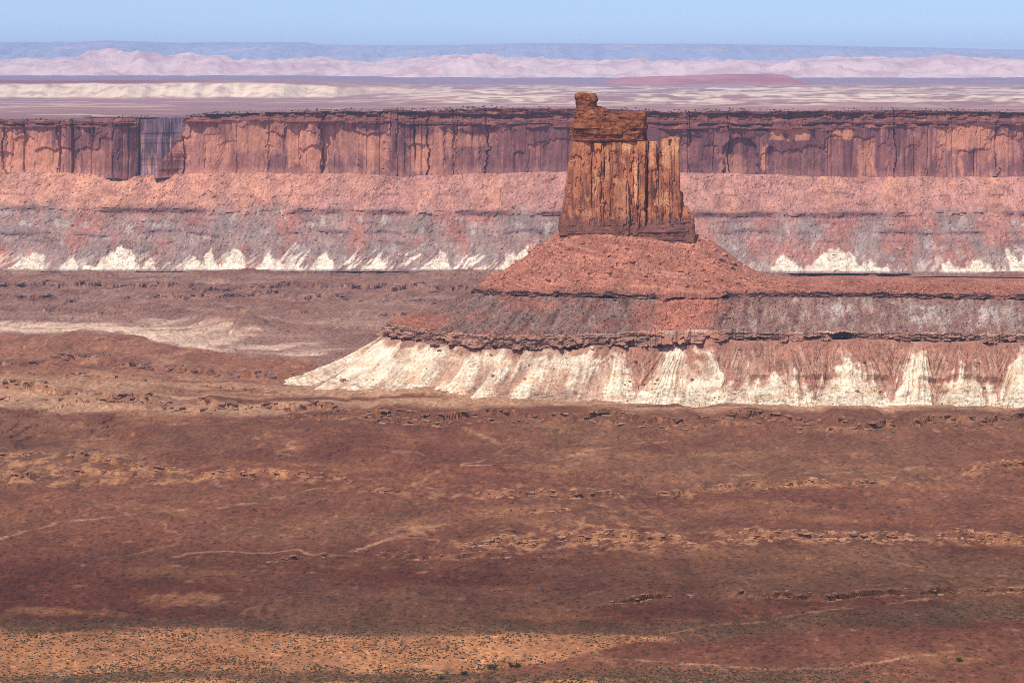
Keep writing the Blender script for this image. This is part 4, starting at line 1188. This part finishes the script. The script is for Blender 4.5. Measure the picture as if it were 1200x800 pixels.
scatter("rubble", pts, .4 + .9 * r_.random(len(pts)) ** 2.5, small, M_ROCK, .55 + .35 * r_.random(len(pts)), "stuff", "small brown stones on the grey slope between the two ledges", "rubble")
pts, ci = pick(APRON_V, BFRONT & (BPX2 > 400) & (BPX2 < 1250), 1600, 1, 80, 95)
scatter("rubble", pts, .35 + .8 * r_.random(len(pts)) ** 2.5, small, M_ROCK, .55 + .5 * r_.random(len(pts)), "stuff", "stones littering the white apron at the foot of the butte", "rubble")
mv = np.ones(MTALUS_V.shape[1], bool); mv[:60] = False; mv[-60:] = False
pts, ci = pick(MTALUS_V, mv, 3400, 2, 90, 97)
scatter("rubble", pts, .8 + 2.4 * r_.random(len(pts)) ** 3, small, M_ROCK, .6 + .6 * r_.random(len(pts)), "stuff", "stones on the long talus under the mesa wall", "rubble")


pts, ci = pick(TALUS_V, BFRONT & (BPX1 > 540) & (BPX1 < 880), 420, 1, 13, 99, 1.6)
scatter("rubble", pts, .7 + 1.5 * r_.random(len(pts)) ** 1.8, small, M_ROCK, .6 + .5 * r_.random(len(pts)), "stuff", "fallen stones heaped against the foot of the rock tower", "rubble")


# slabs of the ledges on the bench
def slab_ledge(L, n, label, smin, smax, colour, spread, seed, z0=0.0, big=24, xr=None):
    r = np.random.default_rng(seed)
    xa, xb = (L.x[0], L.x[-1]) if xr is None else xr
    x = r.uniform(xa, xb, n)
    yl = L.yat(x) + 14 * fbm(x / 55, x * 0 + L.seed * 3.1, 3, L.seed) * (L.h / 4) * (L.yat(x) / 2700) ** 2
    on = fbm(x / L.freq, x * 0 + L.seed, 3, L.seed + 1) + .15
    keep = on > L.duty - .15
    x, yl = x[keep], yl[keep]
    y = yl + r.normal(size=len(x)) * spread - 1.0
    pz, psh, _ = ground_height(x, y)
    s = smin + (smax - smin) * r.random(len(x)) ** 2.0
    order = np.argsort(-s)
    root = empty("rock_ledge", (float(np.mean(x)), float(np.mean(y)), z0), label, "ledge")
    parts = []
    for q, i in enumerate(order):
        V = BOX[0].copy() * (1 + .3 * r.uniform(-1, 1, size=(8, 3)))
        V = V * np.array([s[i] * r.uniform(.5, 1.3), s[i] * r.uniform(.4, .8), s[i] * r.uniform(.12, .26)])
        a = r.uniform(-.5, .5); ca, sa = math.cos(a), math.sin(a)
        V = np.stack([V[:, 0] * ca - V[:, 1] * sa, V[:, 0] * sa + V[:, 1] * ca, V[:, 2] + V[:, 0] * r.uniform(-.1, .1)], -1)
        V += np.array([x[i], y[i] - psh[i], pz[i] + s[i] * .15])
        C = np.broadcast_to(colour, V.shape) * r.uniform(.65, 1.15)
        if q < big:
            link_mesh("slab", raw_mesh("slab", V, BOX[1], C), M_ROCK, root)
        else:
            parts.append((V, BOX[1], C))
    if parts:
        o = join_obj("loose_slabs", parts, M_ROCK, root); o["kind"] = "stuff"


BUFF = lin(182, 132, 102) * .85; TAN = lin(196, 140, 104) * .85; MAUV = lin(150, 112, 104) * .85
slab_ledge(LEDGES[0], 900, "broken buff rim ledge casting dark shadows along the foot of the white apron", .7, 4.2, BUFF * .9, 6, 601, big=60)
slab_ledge(LEDGES[1], 420, "lower line of thin brown slabs just in front of the shadowed rim ledge", .8, 4.0, BUFF * .9, 6, 603, big=20)
slab_ledge(LEDGES[2], 260, "dark ledge in the hummocky ground left of the butte", 1.0, 5.0, MAUV, 8, 605, big=24)
slab_ledge(LEDGES[3], 160, "small ledge of slabs between the hummocks and the buff strip at left", .8, 3.6, BUFF, 8, 606, big=12)
slab_ledge(LEDGES[4], 260, "farthest dark ledge across the lower basin below the mesa", 2.0, 8.0, MAUV, 10, 607, z0=-60, big=24)
slab_ledge(LEDGES[5], 200, "second ledge across the lower basin above the pale wash", 2.0, 7.0, MAUV, 10, 608, z0=-60, big=20)
slab_ledge(LEDGES[7], 160, "upper row of pale slabs at the left edge of the red bench", .8, 3.2, TAN, 5, 609, big=14)
slab_ledge(LEDGES[8], 900, "long thin line of pale slabs winding right across the red bench", .6, 2.8, TAN, 7, 610, big=24)
slab_ledge(LEDGES[9], 160, "short low dark edged ledge in the middle of the bench", .5, 1.8, TAN * .8, 4, 611, big=10)
slab_ledge(LEDGES[10], 1100, "broad yellowish rubble band across the right half of the bench", .6, 2.6, TAN, 9, 612, big=24)
slab_ledge(LEDGES[11], 90, "short shadowed ledge just above the yellowish rubble band", .6, 2.4, TAN * .9, 4, 613, big=10)
slab_ledge(LEDGES[12], 170, "dark edged ledge curving above the red flat at lower right", .5, 2.0, TAN * .8, 3, 614, big=12)


# scrub dots on the near ground
def scrub():
    V0 = np.array([(1, 0, .1), (.3, .95, 0), (-.8, .6, .1), (-.8, -.6, 0), (.3, -.95, .1), (0, 0, .9), (.2, .1, -.5)], float)
    F0 = np.array([(i, (i + 1) % 5, 5) for i in range(5)] + [((i + 1) % 5, i, 6) for i in range(5)])
    r = np.random.default_rng(900)
    protos = []
    for k in range(4):
        V = V0 * (1 + .35 * r.uniform(-1, 1, size=(len(V0), 1))); V[:, 2] *= .75
        protos.append((V, F0, np.broadcast_to(lin(92, 76, 54) * .72, V.shape) * (1 + .3 * r.uniform(-1, 1, size=(len(V), 1)))))
    n = 84000
    py = 812 - 190 * r.random(n) ** 2.2
    px = r.uniform(-80, 1280, n)
    p = G(px, py)
    x, y = p[:, 0], p[:, 1]
    jn = 5 * fbm(x / 70, y / 70, 4, 95)
    belt = polymask(px, py + jn, [(-300, 716), (420, 728), (620, 728), (800, 726), (1000, 718), (1300, 690)], [(-300, 742), (420, 750), (700, 752), (1000, 748), (1300, 722)], 4)
    belt2 = sstep(778, 792, py + jn) * sstep(1100, 900, px)
    sand = polymask(px, py + jn, SAND_TOP, SAND_BOT, 2) * sstep(830, 760, px)
    red = polymask(px, py + jn, [(700, 757), (950, 736), (1300, 728)], [(700, 762), (950, 782), (1300, 764)], 4) * sstep(720, 800, px)
    dens = .04 + .75 * belt + .7 * belt2 + .8 * sand * (0.5 + fbm(x / 40, y / 40, 3, 910))
    dens = dens * (1 - .85 * red) * (0.6 + .8 * sstep(-.3, .4, fbm(x / 50, y / 70, 4, 911)))
    keep = r.random(n) < dens
    x, y = x[keep], y[keep]
    z = gz(x, y)
    pts = np.stack([x, y, z + .1], -1)
    sizes = .3 + .75 * r.random(len(x)) ** 2.2
    scatter("scrub", pts, sizes, protos, M_SCRUB, .7 + .6 * r.random(len(pts)), "stuff", "low grey green desert scrub dotting the sand and the near bench", "scrub")
    # junipers and brush along the far rim
    n = 1500
    k = r.integers(70, RIM_V.shape[0] - 70, n)
    q = RIM_V[k].copy(); q[:, 1] += r.random(n) ** 2 * 260 + 2; q[:, 2] += .8
    q = q[(r.random(n) < .35 + .8 * sstep(-.2, .4, fbm(q[:, 0] / 80, q[:, 0] * 0, 3, 915)))]
    scatter("rim_brush", q, 1.0 + 2.2 * r.random(len(q)) ** 2, protos, M_SCRUB, .7 + .5 * r.random(len(q)), "stuff", "dark green brush dotted along the rim of the long mesa", "brush")


scrub()


def bush(px, py, w, h, label, seed):
    r = np.random.default_rng(seed)
    p = G(px, py); x, y = p[0], p[1]; z = gz(x, y)[0]
    root = empty("shrub", (x, y, z), label, "shrub", "dark shrubs at the foot of the sand flat")
    # trunk with three limbs
    parts = []
    for k in range(4):
        a = r.uniform(0, 6.28); l = h * r.uniform(.45, .75); sp = w * (.0 if k == 0 else .28)
        ring = np.array([(math.cos(t), math.sin(t), 0) for t in np.linspace(0, 2 * math.pi, 6, endpoint=False)])
        V = np.concatenate([ring * .16 * h / 3, ring * .11 * h / 3 + np.array([sp * .5 * math.cos(a), sp * .5 * math.sin(a), l * .5]), ring * .04 + np.array([sp * math.cos(a), sp * math.sin(a), l])])
        parts.append((V + np.array([x, y, z - .1]), grid_faces(3, 6, wrap=True), np.broadcast_to(lin(92, 74, 60), V.shape)))
    join_obj("trunk", parts, M_SCRUB, root)
    # leaf sprays filling the crown
    n = 900
    cl = r.normal(size=(9, 3)) * np.array([w * .26, w * .22, h * .17]) + np.array([0, 0, h * .52])
    ci = r.integers(9, size=n)
    c = cl[ci] + r.normal(size=(n, 3)) * np.array([w * .11, w * .11, h * .12])
    c[:, 2] = np.abs(c[:, 2]) + .05
    d1 = r.normal(size=(n, 3)); d1 /= np.linalg.norm(d1, axis=1)[:, None]
    d2 = np.cross(d1, r.normal(size=(n, 3))); d2 /= np.linalg.norm(d2, axis=1)[:, None]
    s = (.12 + .2 * r.random(n))[:, None]
    V = np.stack([c - d1 * s, c + d2 * s * .6, c + d1 * s, c - d2 * s * .6], 1).reshape(-1, 3) + np.array([x, y, z])
    F = np.arange(4 * n).reshape(-1, 4)
    col = np.repeat(lin(78, 82, 50)[None] * (.5 + .6 * r.random((9, 1)))[ci], 4, 0)
    me = raw_mesh("crown", V, F, col)
    link_mesh("crown", me, M_SCRUB, root)


bush(578, 779, 6.0, 3.6, "largest dark shrub in the row under the sand flat", 31)
bush(606.5, 776.5, 4.2, 2.7, "dark shrub at the right end of the row under the sand", 32)
bush(599, 776, 2.2, 1.8, "tiny shrub tucked against the rightmost dark shrub", 33)
bush(543, 785, 4.4, 2.6, "dull green shrub second from the left in the row under the sand", 34)
bush(518, 791, 3.4, 2.2, "small dark shrub at the left end of the row under the sand", 35)
bush(1124, 777, 3.6, 2.4, "lone dark shrub beside the pale wash at lower right", 36)

# ------------------------------------------------------------------ haze
def build_haze():
    bm = bmesh.new()
    bmesh.ops.create_cube(bm, size=1.0)
    x0, x1, y0, y1, z0, z1 = -60000, 60000, -4000, 52000, -420, 690
    for v in bm.verts:
        v.co = Vector((x0 if v.co.x < 0 else x1, y0 if v.co.y < 0 else y1, z0 if v.co.z < 0 else z1))
    me = bpy.data.meshes.new("haze"); bm.to_mesh(me); bm.free()
    m = bpy.data.materials.new("haze_air"); m.use_nodes = True
    nt = m.node_tree
    for n in list(nt.nodes): nt.nodes.remove(n)
    o = nt.nodes.new("ShaderNodeOutputMaterial"); v = nt.nodes.new("ShaderNodeVolumePrincipled")
    v.inputs["Color"].default_value = (0.52, 0.68, 1.0, 1)
    v.inputs["Density"].default_value = 2.3e-5
    v.inputs["Anisotropy"].default_value = 0.0
    nt.links.new(v.outputs[0], o.inputs["Volume"])
    ob = link_mesh("haze", me, m)
    set_props(ob, "thin bluish haze filling the air over the desert", "haze", kind="stuff")


build_haze()
